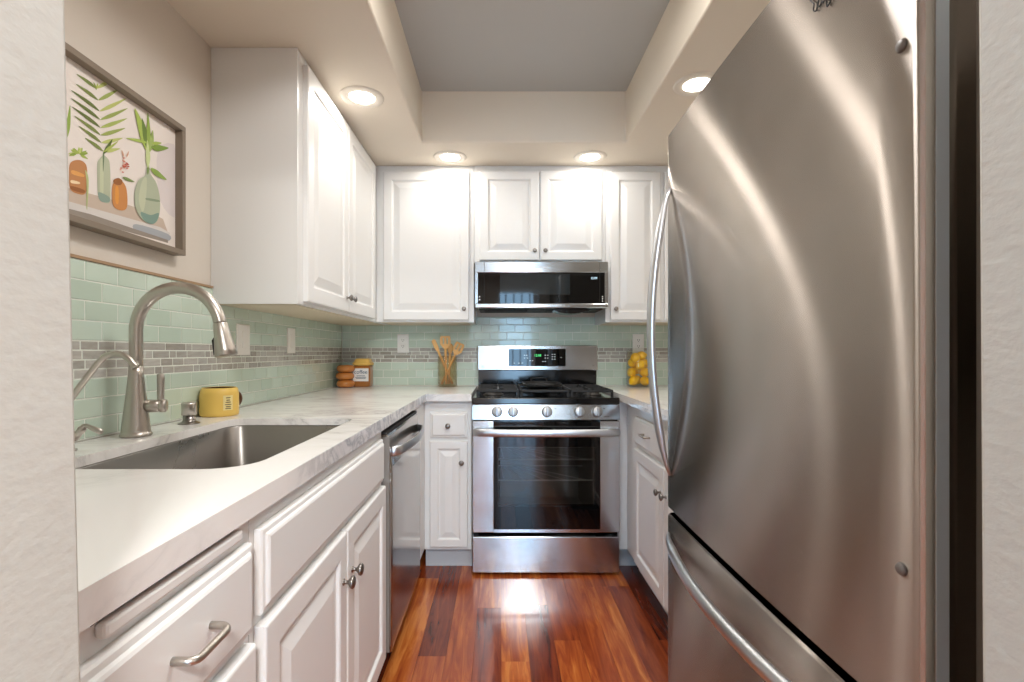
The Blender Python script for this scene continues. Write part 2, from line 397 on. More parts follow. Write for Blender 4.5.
# doorway wall around the camera: two piers a little out of plumb and a header
def pier(x_at, far_top, sgn, xo, yf):
    # inner face leans; x at z=1.42 and z=.89 known
    mb = MB()
    def xi(z): return x_at(z)
    zs = [0.0, ZT]
    y0, y1 = 0.26, yf
    r = 0.004
    loops = []
    for z in zs:
        xin = xi(z); s = -sgn   # sgn=-1 left pier: material lies at x < xin
        d = -1 if sgn < 0 else 1
        loops.append([Vector((xo, y0, z)), Vector((xo, y1, z)), Vector((xin+d*r, y1, z)), Vector((xin+d*r*.3, y1-r*.3, z)), Vector((xin, y1-r, z)), Vector((xin, y0+r, z)), Vector((xin+d*r, y0, z))])
    return mb.rings(loops)
struct('wall_front', pier(lambda z: -0.3505+(1.42-z)*0.024, 0, -1, XL-0.001, 0.405), M['jamb'], label='pale textured plaster pier at the left edge of the view')
struct('wall_front', pier(lambda z: 0.4185+(1.42-z)*0.006, 0, 1, XR+0.001, 0.439), M['jamb'], label='pale textured plaster pier at the right edge of the view')
struct('wall_front', MB().box(-0.375, 0.41, 0.27, 0.40, 2.09, ZT), M['jamb'], label='plaster header over the doorway, above the view')
# ceiling with recessed tray
TX0, TX1, TY0, TY1 = -0.405, 0.652, 0.85, 2.59
mb = MB()
O = [(XL, 0.40), (XR, 0.40), (XR, YB), (XL, YB)]; I = [(TX0, TY0), (TX1, TY0), (TX1, TY1), (TX0, TY1)]
mb.rings([[(x, y, ZC) for x, y in O], [(x, y, ZC) for x, y in I], [(x, y, ZT) for x, y in I]], cap0=False, cap1=False)
ceil = struct('ceiling', mb, M['ceil'], bevel=0.008)
struct('tray_panel', MB().box(TX0-0.02, TX1+0.02, TY0-0.02, TY1+0.02, ZT, ZT+0.02), M['tray'], parent=ceil, label='grey painted panel inside the ceiling recess')
struct('ceiling', MB().box(-2.2, 2.6, -3.1, 0.26, ZT, ZT+0.03), M['ceil'], label='ceiling of the room behind the doorway')
# dining side behind the camera with a glass door and blinds
struct('wall_west', MB().box(-2.32, -2.2, -3.1, 0.38, 0, ZT), M['wall'])
struct('wall_east', MB().box(2.6, 2.72, -3.1, 0.38, 0, ZT), M['wall'])
struct('wall_front', MB().box(-2.2, XL-0.01, 0.26, 0.38, 0, ZT), M['wall'], label='wall of the room behind, left of the doorway')
struct('wall_front', MB().box(XR+0.01, 2.6, 0.26, 0.38, 0, ZT), M['wall'], label='wall of the room behind, right of the doorway')
mb = MB()
for a, b_, c, d in ((-2.2, -1.5, 0, ZT), (-1.5, -0.45, 0, .75), (-1.5, -0.45, 2.1, ZT), (-0.45, -0.05, 0, ZT), (-0.05, 1.3, 2.25, ZT), (1.3, 2.6, 0, ZT)):
    mb.box(a, b_, -3.22, -3.1, c, d)
struct('wall_rear', mb, M['wall'])
mb = MB()
for a in (-0.05, 0.58, 0.62, 1.25): mb.box(a, a+0.05, -3.18, -3.12, 0, 2.25)
mb.box(0, 1.25, -3.179, -3.121, 2.19, 2.25).box(0, 1.25, -3.179, -3.121, 0, 0.08)
struct('window_1', mb, M['white'])
mb = MB()
mb.box(-1.5, -0.45, -3.18, -3.12, 2.05, 2.1).box(-1.5, -0.45, -3.18, -3.12, .75, .8).box(-1.0, -0.95, -3.179, -3.121, .8, 2.05).box(-1.5, -1.45, -3.179, -3.121, .8, 2.05).box(-0.5, -0.45, -3.179, -3.121, .8, 2.05)
struct('window_2', mb, M['white'])
mb = MB()
for i in range(8):
    xx = 0.62+i*0.085; mb.box(xx-0.043, xx+0.043, -3.075, -3.073, 0.05, 2.2, rot=Matrix.Rotation(0.35, 3, 'Z'))
for i in range(4):
    xx = 0.10+i*0.14; mb.box(xx-0.03, xx+0.03, -3.075, -3.073, 0.05, 2.2, rot=Matrix.Rotation(1.2, 3, 'Z'))
struct('window_blind', mb, M['blind'])

# ------------------------------------------------------------------ tiled backsplash (real tiles, parts of the walls)
ZK = 0.932
def tiles(u0, u1, z0, rows, rh, tw, place, th=0.007, rnd=False, ph=0.0, clip=None):
    mb = MB(); g = 0.0017; bev = 0.0012
    for r in range(rows):
        z = z0+r*rh
        u = u0-(random.random()*0.06 if rnd else (tw/2 if (r+int(ph)) % 2 else 0)) - (0 if rnd else (ph % 1)*tw)
        while u < u1-0.002:
            w = random.choice([0.032, 0.055, 0.075, 0.1]) if rnd else tw
            a, b_ = max(u, u0)+g, min(u+w, u1)-g; c, d = z+g, z+rh-g
            if b_-a > 0.004:
                def q(i, n): return [place(a+i, c+i, n), place(b_-i, c+i, n), place(b_-i, d-i, n), place(a+i, d-i, n)]
                mb.rings([q(0, 0.0005), q(0, th-bev), q(bev, th)], cap0=False, smooth=False)
            u += w
    return mb
pL = lambda u, v, n: Vector((XL+0.001+n, u, v))
pB = lambda u, v, n: Vector((u, YB-0.001-n, v))
RH = 0.0495; TW = 0.1065
yend = 3.231
def splash(wall, place, u0, u1, z_top_rows, ph, tag_):
    bk = MB()
    zt = 1.178+RH*z_top_rows
    q = [place(u0, ZK+.001, 0.0), place(u1, ZK+.001, 0), place(u1, zt, 0), place(u0, zt, 0)]
    q2 = [place(u0, ZK+.001, 0.0055), place(u1, ZK+.001, 0.0055), place(u1, zt, 0.0055), place(u0, zt, 0.0055)]
    bk.rings([q, q2])
    g_ = struct('tile_grout', bk, M['grout'], wall)
    mb = tiles(u0, u1, 1.084-3*RH, 3, RH, TW, place, ph=ph)
    t2 = tiles(u0, u1, 1.178, z_top_rows, RH, TW, place, ph=ph+1)
    me = bpy.data.meshes.new('t'); t2.bm.to_mesh(me); mb.bm.from_mesh(me); bpy.data.meshes.remove(me)
    struct('tile_backsplash', mb, M['tile'], wall, label='pale green glass tile in running bond')
    struct('mosaic_band', tiles(u0, u1, 1.084, 4, 0.0235, 0.06, place, rnd=True, th=0.0065), M['mosaic'], wall, label='band of narrow grey stone mosaic')
splash(wl, pL, 0.41, yend, 4, 0.28, 'left')
splash(wb, pB, XL+0.009, XR-0.001, 4, 0.0, 'back')
struct('tile_edge', MB().box(XL+0.0005, XL+0.011, 0.412, 1.778, 1.3765, 1.384), M['wedge'], wl, label='thin brown edge strip above the tiles')

# ------------------------------------------------------------------ cabinet kit
def FP(face, pos):
    if face == 'L': return lambda u, v, n: Vector((pos+n, u, v))      # faces +x
    if face == 'R': return lambda u, v, n: Vector((pos-n, u, v))      # faces -x
    return lambda u, v, n: Vector((u, pos-n, v))                       # faces -y
def panel(P, u0, u1, v0, v1, prof):
    L = []
    for i, n in prof: L.append([P(u0+i, v0+i, n), P(u1-i, v0+i, n), P(u1-i, v1-i, n), P(u0+i, v1-i, n)])
    return MB().rings(L)
def door(P, u0, u1, v0, v1, parent, f=0.055, t=0.020, label=None):
    f = min(f, (u1-u0)*0.24)
    sl = min(0.032, (u1-u0-2*f)*0.22)
    prof = [(0, 0.0005), (0, t-.004), (.002, t-.001), (.005, t), (f-.004, t), (f, t-.002), (f+.004, t-.008), (f+.011, t-.009), (f+.011+sl, t-.0015), (f+.014+sl, t-.001)]
    return panel(P, u0, u1, v0, v1, prof).build('door', M['white'], parent, label=label)
def drawer(P, u0, u1, v0, v1, parent, t=0.020, name='drawer_front'):
    prof = [(0, 0.0005), (0, .011), (.003, .0135), (.010, .0145), (.013, .018), (.017, t), (.020, t)]
    return panel(P, u0, u1, v0, v1, prof).build(name, M['white'], parent)
def knob(P, u, v, parent, t=0.020, s=1.0):
    n = [0.0, .0035, .004, .012, .015, .019, .024, .0275, .029]
    r = [.0075, .0075, .0048, .0042, .008, .0135, .0150, .0115, .004]
    return MB().tube([P(u, v, t-.001+q*s) for q in n], [q*s for q in r], seg=16).build('knob', M['darknickel'], parent)
def pull(P, ua, ub, v, parent, t=0.020, r=0.0045, d=0.026, sag=0.0):
    c = 0.012
    pts = [P(ua, v, t-.002), P(ua, v, t+d-c)]
    for i in range(1, 6):
        a = i/5*PI/2; pts.append(P(ua+c-c*math.cos(a), v-sag*i/5, t+d-c+c*math.sin(a)))
    pts2 = [P(ub, v, t-.002), P(ub, v, t+d-c)]
    for i in range(1, 6):
        a = i/5*PI/2; pts2.append(P(ub-c+c*math.cos(a), v-sag*i/5, t+d-c+c*math.sin(a)))
    return MB().tube(pts+pts2[::-1], r, seg=12).build('handle', M['nickel'], parent)
def carcass(x0, x1, y0, y1, z0, z1, face, parent, top=True, under=None, th=0.018):
    mb = MB()
    mb.box(x0, x1, y0, y0+th, z0, z1) if True else None
    mb.box(x0, x1, y1-th, y1, z0, z1)
    if face in 'LR':
        xb = (x0, x0+th) if face == 'L' else (x1-th, x1); xf = (x1-th, x1) if face == 'L' else (x0, x0+th)
        mb.box(xb[0], xb[1], y0+th, y1-th, z0, z1); mb.box(xf[0], xf[1], y0+th, y1-th, z0, z1)
    else:
        mb = MB(); mb.box(x0, x0+th, y0, y1, z0, z1).box(x1-th, x1, y0, y1, z0, z1)
        mb.box(x0+th, x1-th, y1-th, y1, z0, z1).box(x0+th, x1-th, y0, y0+th, z0, z1)
    if face in 'LR': mb.box(x0+th, x1-th, y0+th, y1-th, z0, z0+th)
    else: mb.box(x0+th, x1-th, y0+th, y1-th, z0, z0+th)
    if top:
        mb.box(x0+th, x1-th, y0+th, y1-th, z1-th, z1)
    o = mb.build('body', M['white'], parent)
    return o

# ---- upper cabinets
UB, UT = 1.324, 2.2335
XF, YF = -0.723, 2.912        # face planes of the left and the back run
t = thing('wall_cabinet', 'long white wall cabinet on the left wall with two raised-panel doors', 'cabinet', ((XL+XF)/2, 2.35, UB))
carcass(XL+.001, XF, 1.785, YF-.0015+.32, UB, UT, 'L', t)
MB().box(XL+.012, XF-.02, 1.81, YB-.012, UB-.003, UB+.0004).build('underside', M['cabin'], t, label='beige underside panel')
MB().box(XL+.0015, XF+.002, 1.780, 1.7845, UB-.002, UT).build('end_panel', M['white'], t)
P = FP('L', XF)
d = door(P, 1.835, 2.325, UB+.012, UT-.03, t, f=.06); knob(P, 2.295, UB+.075, d)
d = door(P, 2.331, 2.83, UB+.012, UT-.03, t, f=.06); knob(P, 2.362, UB+.075, d)

def back_upper(name, label, x0, x1, z0, doors, knobs):
    t = thing(name, label, 'cabinet', ((x0+x1)/2, (YF+YB)/2, z0))
    carcass(x0, x1, YF, YB-.010, z0, UT, 'B', t)
    P = FP('B', YF)
    for (a, b_, c, e), k in zip(doors, knobs):
        d = door(P, a, b_, c, e, t, f=.05); knob(P, k[0], k[1], d, s=.85)
    return t
t = back_upper('wall_cabinet', 'white wall cabinet with one wide door, left of the microwave', XF+.002, -0.152, UB, [(-0.676, -0.180, UB+.012, UT-.040)], [(-0.208, UB+.075)])
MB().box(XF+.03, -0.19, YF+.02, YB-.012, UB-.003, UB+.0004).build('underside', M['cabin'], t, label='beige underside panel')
back_upper('wall_cabinet', 'short white two-door wall cabinet directly above the microwave', -0.150, 0.612, 1.668, [(-0.118, 0.226, 1.682, UT-.036), (0.233, 0.590, 1.682, UT-.036)], [(0.200, 1.735), (0.262, 1.735)])
t = back_upper('wall_cabinet', 'white wall cabinet with one narrow door, right of the microwave', 0.614, XR-.002, UB, [(0.640, 0.930, UB+.012, UT-.040), (0.955, 1.245, UB+.012, UT-.040)], [(0.668, UB+.075), (1.217, UB+.075)])
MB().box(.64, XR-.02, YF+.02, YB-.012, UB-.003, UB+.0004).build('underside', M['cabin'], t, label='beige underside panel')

# ---- base cabinets
XB = -0.400                   # face frame of the left run (doors add 20 mm)
BT = 0.893
def toe(x0, x1, y0, y1, parent):
    MB().box(x0, x1, y0, y1, 0.0005, 0.108).build('toe_kick', M['kick'], parent, label='pale bluish toe board')
P = FP('L', XB)
t = thing('sink_cabinet', 'white base cabinet under the sink with a false front above two doors', 'cabinet', (-0.72, 1.23, 0))
carcass(XL+.001, XB, 0.797, 1.683, 0.108, BT, 'L', t, top=False)
toe(XL+.001, XB-.06, 0.797, 1.683, t)
drawer(P, 0.812, 1.655, 0.722, 0.862, t, name='false_front')
d = door(P, 0.812, 1.243, 0.128, 0.704, t); knob(P, 1.212, 0.592, d, s=1.05)
d = door(P, 1.250, 1.670, 0.128, 0.704, t); knob(P, 1.284, 0.592, d, s=1.05)
t = thing('drawer_cabinet', 'white base cabinet nearest the camera with a bar-handled drawer', 'cabinet', (-0.72, 0.6, 0))
carcass(XL+.001, XB, 0.415, 0.795, 0.108, BT-.001, 'L', t, top=False)
toe(XL+.001, XB-.06, 0.415, 0.795, t)
d = drawer(P, 0.42, 0.782, 0.712, 0.852, t); pull(P, 0.580, 0.657, 0.791, d, r=.0050, sag=.002, d=.026)
d = door(P, 0.42, 0.782, 0.128, 0.695, t); knob(P, 0.45, 0.6, d)
mb = MB().box(XB+.0005, XB+.013, 0.491, 0.755, 0.866, 0.883, bev=.004)
mb.build('cutting_board', M['white'], t, label='rounded white edge of a pull-out board')
MB().box(XB+.0004, XB+.003, 0.485, 0.75, 0.8835, 0.890).build('board_slot', M['gasket'], t, label='dark slot above the pull-out board')

t = thing('corner_cabinet', 'narrow white base cabinet left of the range, one drawer over one door', 'cabinet', (-0.29, 2.93, 0))
YFB = 2.640
carcass(XB+.001, -0.150, YFB, YB-.010, 0.108, BT, 'B', t)
toe(XB+.001, -0.150, YFB+.05, YB-.010, t)
P = FP('B', YFB)
d = drawer(P, -0.368, -0.170, 0.700, 0.835, t); knob(P, -0.272, 0.764, d, s=.95)
d = door(P, -0.368, -0.170, 0.125, 0.682, t, f=.042); knob(P, -0.201, 0.572, d, s=.95)
# filler behind dishwasher
t = thing('filler_panel', 'narrow white filler strip in the corner beyond the dishwasher', 'panel', (-0.6, 2.48, 0))
MB().box(XL+.001, XB, 2.315, YFB-.001, 0.108, BT).build('body', M['white'], t)
toe(XL+.001, XB-.05, 2.315, YFB-.001, t)

XRF = 0.672
t = thing('base_cabinet', 'white base cabinet on the right between range and fridge', 'cabinet', (0.95, 2.1, 0))
carcass(XRF, XR-.001, 1.56, 2.640, 0.108, BT, 'R', t, top=False)
toe(XRF+.06, XR-.001, 1.56, 2.640, t)
P = FP('R', XRF)
for a, b_, ku in ((2.000, 2.440, 2.030), (1.575, 1.993, 1.962)):
    d = drawer(P, a, b_, 0.700, 0.838, t); pull(P, (a+b_)/2-.045, (a+b_)/2+.045, 0.775, d, r=.0045)
    d = door(P, a, b_, 0.128, 0.683, t); knob(P, ku, 0.580, d)
t = thing('filler_panel', 'narrow grey-white filler strip right of the range', 'panel', (0.93, 2.94, 0))
MB().box(0.626, XR-.001, 2.642, YB-.010, 0.108, BT).build('body', M['white'], t)
toe(0.626, XR-.001, 2.69, YB-.010, t)

# ---- worktops
def rrect(x0, x1, y0, y1, r, n=6):
    rs = r if isinstance(r, (list, tuple)) else [r]*4       # corners: (x1,y1),(x0,y1),(x0,y0),(x1,y0)
    out = []
    for (cx, cy, a0, rr) in ((x1-rs[0], y1-rs[0], 0, rs[0]), (x0+rs[1], y1-rs[1], PI/2, rs[1]), (x0+rs[2], y0+rs[2], PI, rs[2]), (x1-rs[3], y0+rs[3], 1.5*PI, rs[3])):
        for i in range(n+1):
            a = a0+i/n*PI/2; out.append((cx+rr*math.cos(a), cy+rr*math.sin(a)))
    return out
SX0, SX1, SY0, SY1 = -0.875, -0.475, 0.930, 1.640
def slab(outer, hole, z1, z0, edges_down, name, label):
    mb = MB(); bm = bmesh.new()
    def ring(pts, z): return [bm.verts.new((x, y, z)) for x, y in pts]
    for z in (z1, z0):
        vo = ring(outer, z); es = [bm.edges.new((vo[i], vo[(i+1) % len(vo)])) for i in range(len(vo))]
        vi = None
        if hole:
            vi = ring(hole, z); es += [bm.edges.new((vi[i], vi[(i+1) % len(vi)])) for i in range(len(vi))]
        bmesh.ops.triangle_fill(bm, use_beauty=True, edges=es)
        if z == z1: A = (vo, vi)
        else: B = (vo, vi)
    for a, b_ in zip(A, B):
        if a:
            for i in range(len(a)): bm.faces.new((a[i], a[(i+1) % len(a)], b_[(i+1) % len(a)], b_[i]))
    bmesh.ops.recalc_face_normals(bm, faces=bm.faces)
    mb._absorb(bm)
    mb.mi = 1
    for e in edges_down: mb.box(*e)
    o = mb.build(name, [M['marble'], M['marble_edge']], None)
    return props(o, label, 'worktop')
CX, CY = -0.383, 2.600
slab([(XL+.009, .412), (CX-.003, .412), (CX-.003, CY+.003), (-0.149, CY+.003), (-0.149, YB-.009), (XL+.009, YB-.009)],
     rrect(SX0, SX1, SY0, SY1, [.045, .045, .05, .085]), ZK, ZK-.022,
     [(CX-.003, CX, .412, CY+.003, BT+.0005, ZK), (CX-.022, CX-.003, .412, CY+.02, BT+.0005, ZK-.0222), (CX, -0.149, CY, CY+.003, BT+.0005, ZK), (CX-.003, -0.149, CY+.003, CY+.022, BT+.0005, ZK-.0222)],
     'countertop', 'white marble L-shaped worktop running along the left wall to the range')
slab([(0.624, 1.512), (XR-.001, 1.512), (XR-.001, YB-.009), (0.624, YB-.009)], None, ZK, ZK-.022,
     [(0.624, 0.646, 1.512, YB-.009, BT+.0005, ZK-.0222)], 'countertop', 'white marble worktop right of the range, under the lemon vase')

# ---- sink
t = thing('kitchen_sink', 'stainless steel undermount sink basin in the left worktop', 'sink', (-0.675, 1.285, 0.69))
def zr(x0, x1, y0, y1, r, z): return [(x, y, z) for x, y in rrect(x0, x1, y0, y1, r)]
zt = ZK-.0225
e = 0.003
loops = [zr(SX0-.02, SX1+.02, SY0-.02, SY1+.02, .07, zt-.002), zr(SX0-.02, SX1+.02, SY0-.02, SY1+.02, .07, zt),
         zr(SX0-e, SX1+e, SY0-e, SY1+e, [.048, .048, .05, .085], zt), zr(SX0, SX1, SY0, SY1, [.045, .045, .05, .083], zt-.004),
         zr(SX0+.003, SX1-.003, SY0+.003, SY1-.003, .055, .74), zr(SX0+.008, SX1-.008, SY0+.008, SY1-.008, .055, .722), zr(SX0+.022, SX1-.022, SY0+.022, SY1-.022, .045, .710),
         zr(SX0+.05, SX1-.05, SY0+.05, SY1-.05, .03, .706)]
mb = MB().rings(loops, cap0=False, smooth=True)
o = mb.build('basin', M['sink'], t)
MB().lathe([(.0, .7065), (.03, .7065), (.055, .709), (.057, .7075), (.057, .706)], (-0.675, 1.32, 0), close=False).build('drain', M['chrome'], t)

# ------------------------------------------------------------------ faucet
Y = 1.297
c0 = at(136, 436, Y); c0.z = ZK
t = thing('kitchen_faucet', 'tall brushed nickel gooseneck faucet behind the sink', 'faucet', c0)
k = Y/500
bx = c0.x
zj = HC+(352-366)*k
MB().lathe([(.0335, ZK+.0005), (.0355, ZK+.003), (.0355, ZK+.007), (.0330, ZK+.009), (.0320, ZK+.016), (.0280, ZK+.055), (.0237, ZK+.094), (.0195, ZK+.133), (.0172, ZK+.159), (.0160, zj)], (c0.x, c0.y, 0), seg=40).build('body', M['nickel'], t)
cen = Vector(at(178.3, 330, Y)); R = cen.x-bx
pts = [Vector((bx, Y, zj+.0008)), Vector((bx, Y, zj+.03)), Vector((bx, Y, zj+.08))]
aend = math.radians(11)
A = arc(cen, R, PI, aend, 26, (1, 0, 0), (0, 0, 1)); pts += A
tan = Vector((math.sin(aend), 0, -math.cos(aend)))
p_end = A[-1]+tan*0.002
MB().tube(pts+[p_end], 0.0155, seg=20).build('spout', M['nickel'], t)
hd = [p_end+tan*q for q in (.001, .003, .035, .070, .086, .088)]
h = MB().tube(hd, [.0160, .0168, .0200, .0250, .0275, .0245], seg=24).build('spray_head', M['nickel'], t)
nb = Vector((-math.cos(aend), 0, -math.sin(aend)))
q0 = p_end+tan*.035+nb*.020
MB().tube([q0, q0+nb*.004+tan*.008, q0+tan*.045+nb*.007], [.003, .006, .005], flat=(1, .9), seg=8).build('spray_button', M['gasket'], h, label='small black spray button')
zk = HC+(352-406.5)*k
dirh = Vector((0.94, 0.34, 0))
hub = Vector((bx, Y, zk))
h = MB().tube([hub+dirh*q for q in (.018, .050, .0515, .0525, .054, .066, .068)], [.0165, .0165, .0150, .0150, .0172, .0172, .015], seg=20).build('handle_hub', M['nickel'], t)
lv = hub+dirh*.060
MB().tube([lv+Vector((-.006, 0, q)) for q in (.010, .016, .070, .082, .085)], [.0075, .0082, .0088, .0085, .005], seg=14).build('lever', M['nickel'], h)

# filtered water tap
Y = 1.10
b0 = at(65, 450, Y); b0.z = ZK
t = thing('water_tap', 'small slim drinking-water tap at the left end of the sink', 'tap', b0)
MB().lathe([(.021, ZK+.0005), (.021, ZK+.003), (.012, ZK+.006), (.0105, ZK+.012), (.0105, ZK+.035), (.0135, ZK+.040), (.0135, ZK+.062), (.008, ZK+.070)], (b0.x, b0.y, 0), seg=28).build('body', M['nickel'], t)
bz = ZK+.048
st = Vector((b0.x, Y, bz))
v = MB().tube([st, at(76, 437, Y), at(82, 429, Y), at(86, 425, Y)], [.009, .0095, .0085, .004], seg=14).build('valve', M['nickel'], t)
MB().tube([at(82.5, 426, Y), at(86, 425.5, Y), at(93, 428.5, Y), at(101, 432, Y), at(102, 432.4, Y)], [.004, .0045, .0055, .0062, .004], seg=12).build('lever', M['nickel'], v)
sp = smooth_path([(b0.x, Y, ZK+.068), at(63, 419, Y), at(65, 409, Y), at(73, 396, Y), at(88, 376, Y), at(101, 360, Y), at(107, 355.5, Y), at(115, 353.6, Y), at(123, 355.3, Y), at(130, 360.5, Y), at(135.5, 367.5, Y)], 5)
MB().tube(sp, [.0065]*(len(sp)-3)+[.0066, .0075, .0082], seg=14).build('spout', M['nickel'], t)

# air gap cap
Y = 1.52; p = at(189, 424, Y)
t = thing('sink_air_gap', 'short brushed nickel cylindrical cap on the worktop between faucet and yellow mug', 'air gap', (p.x, Y, ZK))
MB().lathe([(.030, ZK+.0005), (.0285, ZK+.003), (.020, ZK+.007), (.0165, ZK+.012), (.0165, ZK+.026)], (p.x, Y, 0)).build('base', M['darknickel'], t)
MB().lathe([(.0165, ZK+.0262), (.0205, ZK+.028), (.0205, ZK+.060), (.0195, ZK+.064), (.012, ZK+.066)], (p.x, Y, 0)).build('cap', M['nickel'], t)

# yellow mug
Y = 1.720; p = at(219.5, 417, Y)
mx, my = p.x, Y
t = thing('yellow_mug', 'wide yellow mug with brown inside and handle on the left worktop', 'mug', (mx, my, ZK))
r = .0605; H = .0965
prof = [(.0, ZK+.0005), (r*.93, ZK+.0005), (r*.985, ZK+.004), (r, ZK+.012), (r*.995, ZK+H*.5), (r*.985, ZK+H*.8), (r*.93, ZK+H*.95), (r*.86, ZK+H), (r*.83, ZK+H-.001)]
MB().lathe(prof, (mx, my, 0), seg=48, close=False).build('cup', M['yellow'], t)
MB().lathe([(r*.83, ZK+H-.001), (r*.90, ZK+H*.9), (r*.93, ZK+H*.5), (r*.9, ZK+.01), (0, ZK+.008)], (mx, my, 0), seg=48, close=False).build('lining', M['brown'], t, label='brown glazed inside')
hd_ = Vector((0.36, 0.933, 0)); hc = Vector((mx, my, ZK+.052))+hd_*(r*.97)
hp = arc(hc, .025, -PI/2, PI/2, 12, hd_, (0, 0, 1)); MB().tube(hp, .0065, seg=12, flat=(1, 1.5)).build('handle', M['brown'], t, label='brown handle')
# label on the side: curved patch
def curved_patch(cx, cy, rr, a0, a1, z0, z1, n=8, th=.0006):
    o_ = [[Vector((cx+(rr+th)*math.cos(a0+(a1-a0)*i/n), cy+(rr+th)*math.sin(a0+(a1-a0)*i/n), z)) for i in range(n+1)] for z in (z0, z1)]
    t_ = bmesh.new(); V = [[t_.verts.new(q) for q in L] for L in o_]
    for i in range(n): t_.faces.new((V[0][i], V[0][i+1], V[1][i+1], V[1][i]))
    m_ = MB(); return m_._absorb(t_, True)
a_c = math.radians(-36)
lb = curved_patch(mx, my, r+.0003, a_c-.26, a_c+.26, ZK+.022, ZK+.072).build('paper_label', M['cream'], t, label='small cream label')
mb = MB()
for zz, w in ((.064, .12), (.056, .10), (.049, .14), (.041, .17), (.034, .13), (.028, .15)):
    tt = curved_patch(mx, my, r+.0009, a_c-w, a_c+w, ZK+zz-.0013, ZK+zz+.0013, 5); me = bpy.data.meshes.new('x'); tt.bm.to_mesh(me); mb.bm.from_mesh(me)
mb.build('label_print', M['ink'], lb)

# ------------------------------------------------------------------ corner items
def doughnut(i, x, y, z, label):
    t = thing('doughnut', label, 'doughnut', (x, y, z), group='doughnuts stacked in the corner', rz=i*1.3)
    mb = MB(); R_, r1 = .033, .0225
    bm = bmesh.new(); n, m_ = 28, 14; V = []
    for a in range(n):
        A = 2*PI*a/n; V.append([bm.verts.new(((R_+r1*math.cos(2*PI*b_/m_))*math.cos(A)*(1+.02*math.sin(3*A)), (R_+r1*math.cos(2*PI*b_/m_))*math.sin(A), r1+.001+.99*r1*math.sin(2*PI*b_/m_))) for b_ in range(m_)])
    for a in range(n):
        for b_ in range(m_): bm.faces.new((V[a][b_], V[(a+1) % n][b_], V[(a+1) % n][(b_+1) % m_], V[a][(b_+1) % m_]))
    bmesh.ops.recalc_face_normals(bm, faces=bm.faces); mb._absorb(bm, True)
    mb.bm.transform(W(t)); mb.build('ring', M['dough'], t)
DX, DY = -0.951, 3.075
for i, l in enumerate(('bottom one of the three brown glazed doughnut rings in the corner', 'middle one of the three brown glazed doughnut rings in the corner', 'top one of the three brown glazed doughnut rings, under the spoon')):
    doughnut(i, DX+(.002, -.002, .003)[i], DY, ZK+.0005+i*.0462, l)
mb = MB(); zt_ = ZK+3*.0462+.003
s0 = Vector((DX+.052, DY-.01, zt_-.003)); s1 = Vector((DX-.036, DY-.02, zt_+.042))
ax = (s1-s0).normalized()
pts = [s0+ax*q for q in (0, .03, .06, .072, .082, .092, .1, .104)]
mb.tube(pts, [.003, .0025, .003, .007, .0105, .0105, .007, .002], flat=(.35, 1.0), seg=12)
o = mb.build('metal_spoon', M['chrome']); props(o, 'silver spoon leaning on top of the doughnut stack', 'spoon')
# coffee jar
JX, JY = -0.866, 3.165
t = thing('coffee_jar', 'brown coffee jar with a yellow lid and white label in the corner', 'jar', (JX, JY, ZK))
r = .054
def sq(rr, z, e=.022): return [(JX+x, JY+y, z) for x, y in rrect(-rr, rr, -rr, rr, min(e, rr*.9))]
MB().rings([sq(.048, ZK+.0005), sq(.052, ZK+.005), sq(.0535, ZK+.02), sq(.0535, ZK+.118), sq(.049, ZK+.130), sq(.044, ZK+.133)], smooth=True).build('jar_body', M['coffeebrown'], t)
MB().rings([sq(.050, ZK+.1335), sq(.0565, ZK+.137), sq(.0575, ZK+.147), sq(.054, ZK+.153), sq(.050, ZK+.156), sq(.045, ZK+.172), sq(.038, ZK+.177)], smooth=False).build('lid', M['lidyellow'], t)
lb = MB().box(JX-.048, JX+.048, JY-.0555, JY-.0538, ZK+.036, ZK+.116).build('paper_label', M['labelwhite'], t, label='white paper label')
text_mesh('label_print', 'coffee', .034, M['bluetext'], lb, Vector((JX, JY-.0562, ZK+.093)), ROT_B)
mb = MB()
for zz, w in ((.070, .026), (.061, .034), (.054, .030)): mb.box(JX-w, JX+w, JY-.0562, JY-.0556, ZK+zz-.0016, ZK+zz+.0016)
mb.build('label_print', M['bluetext'], lb)

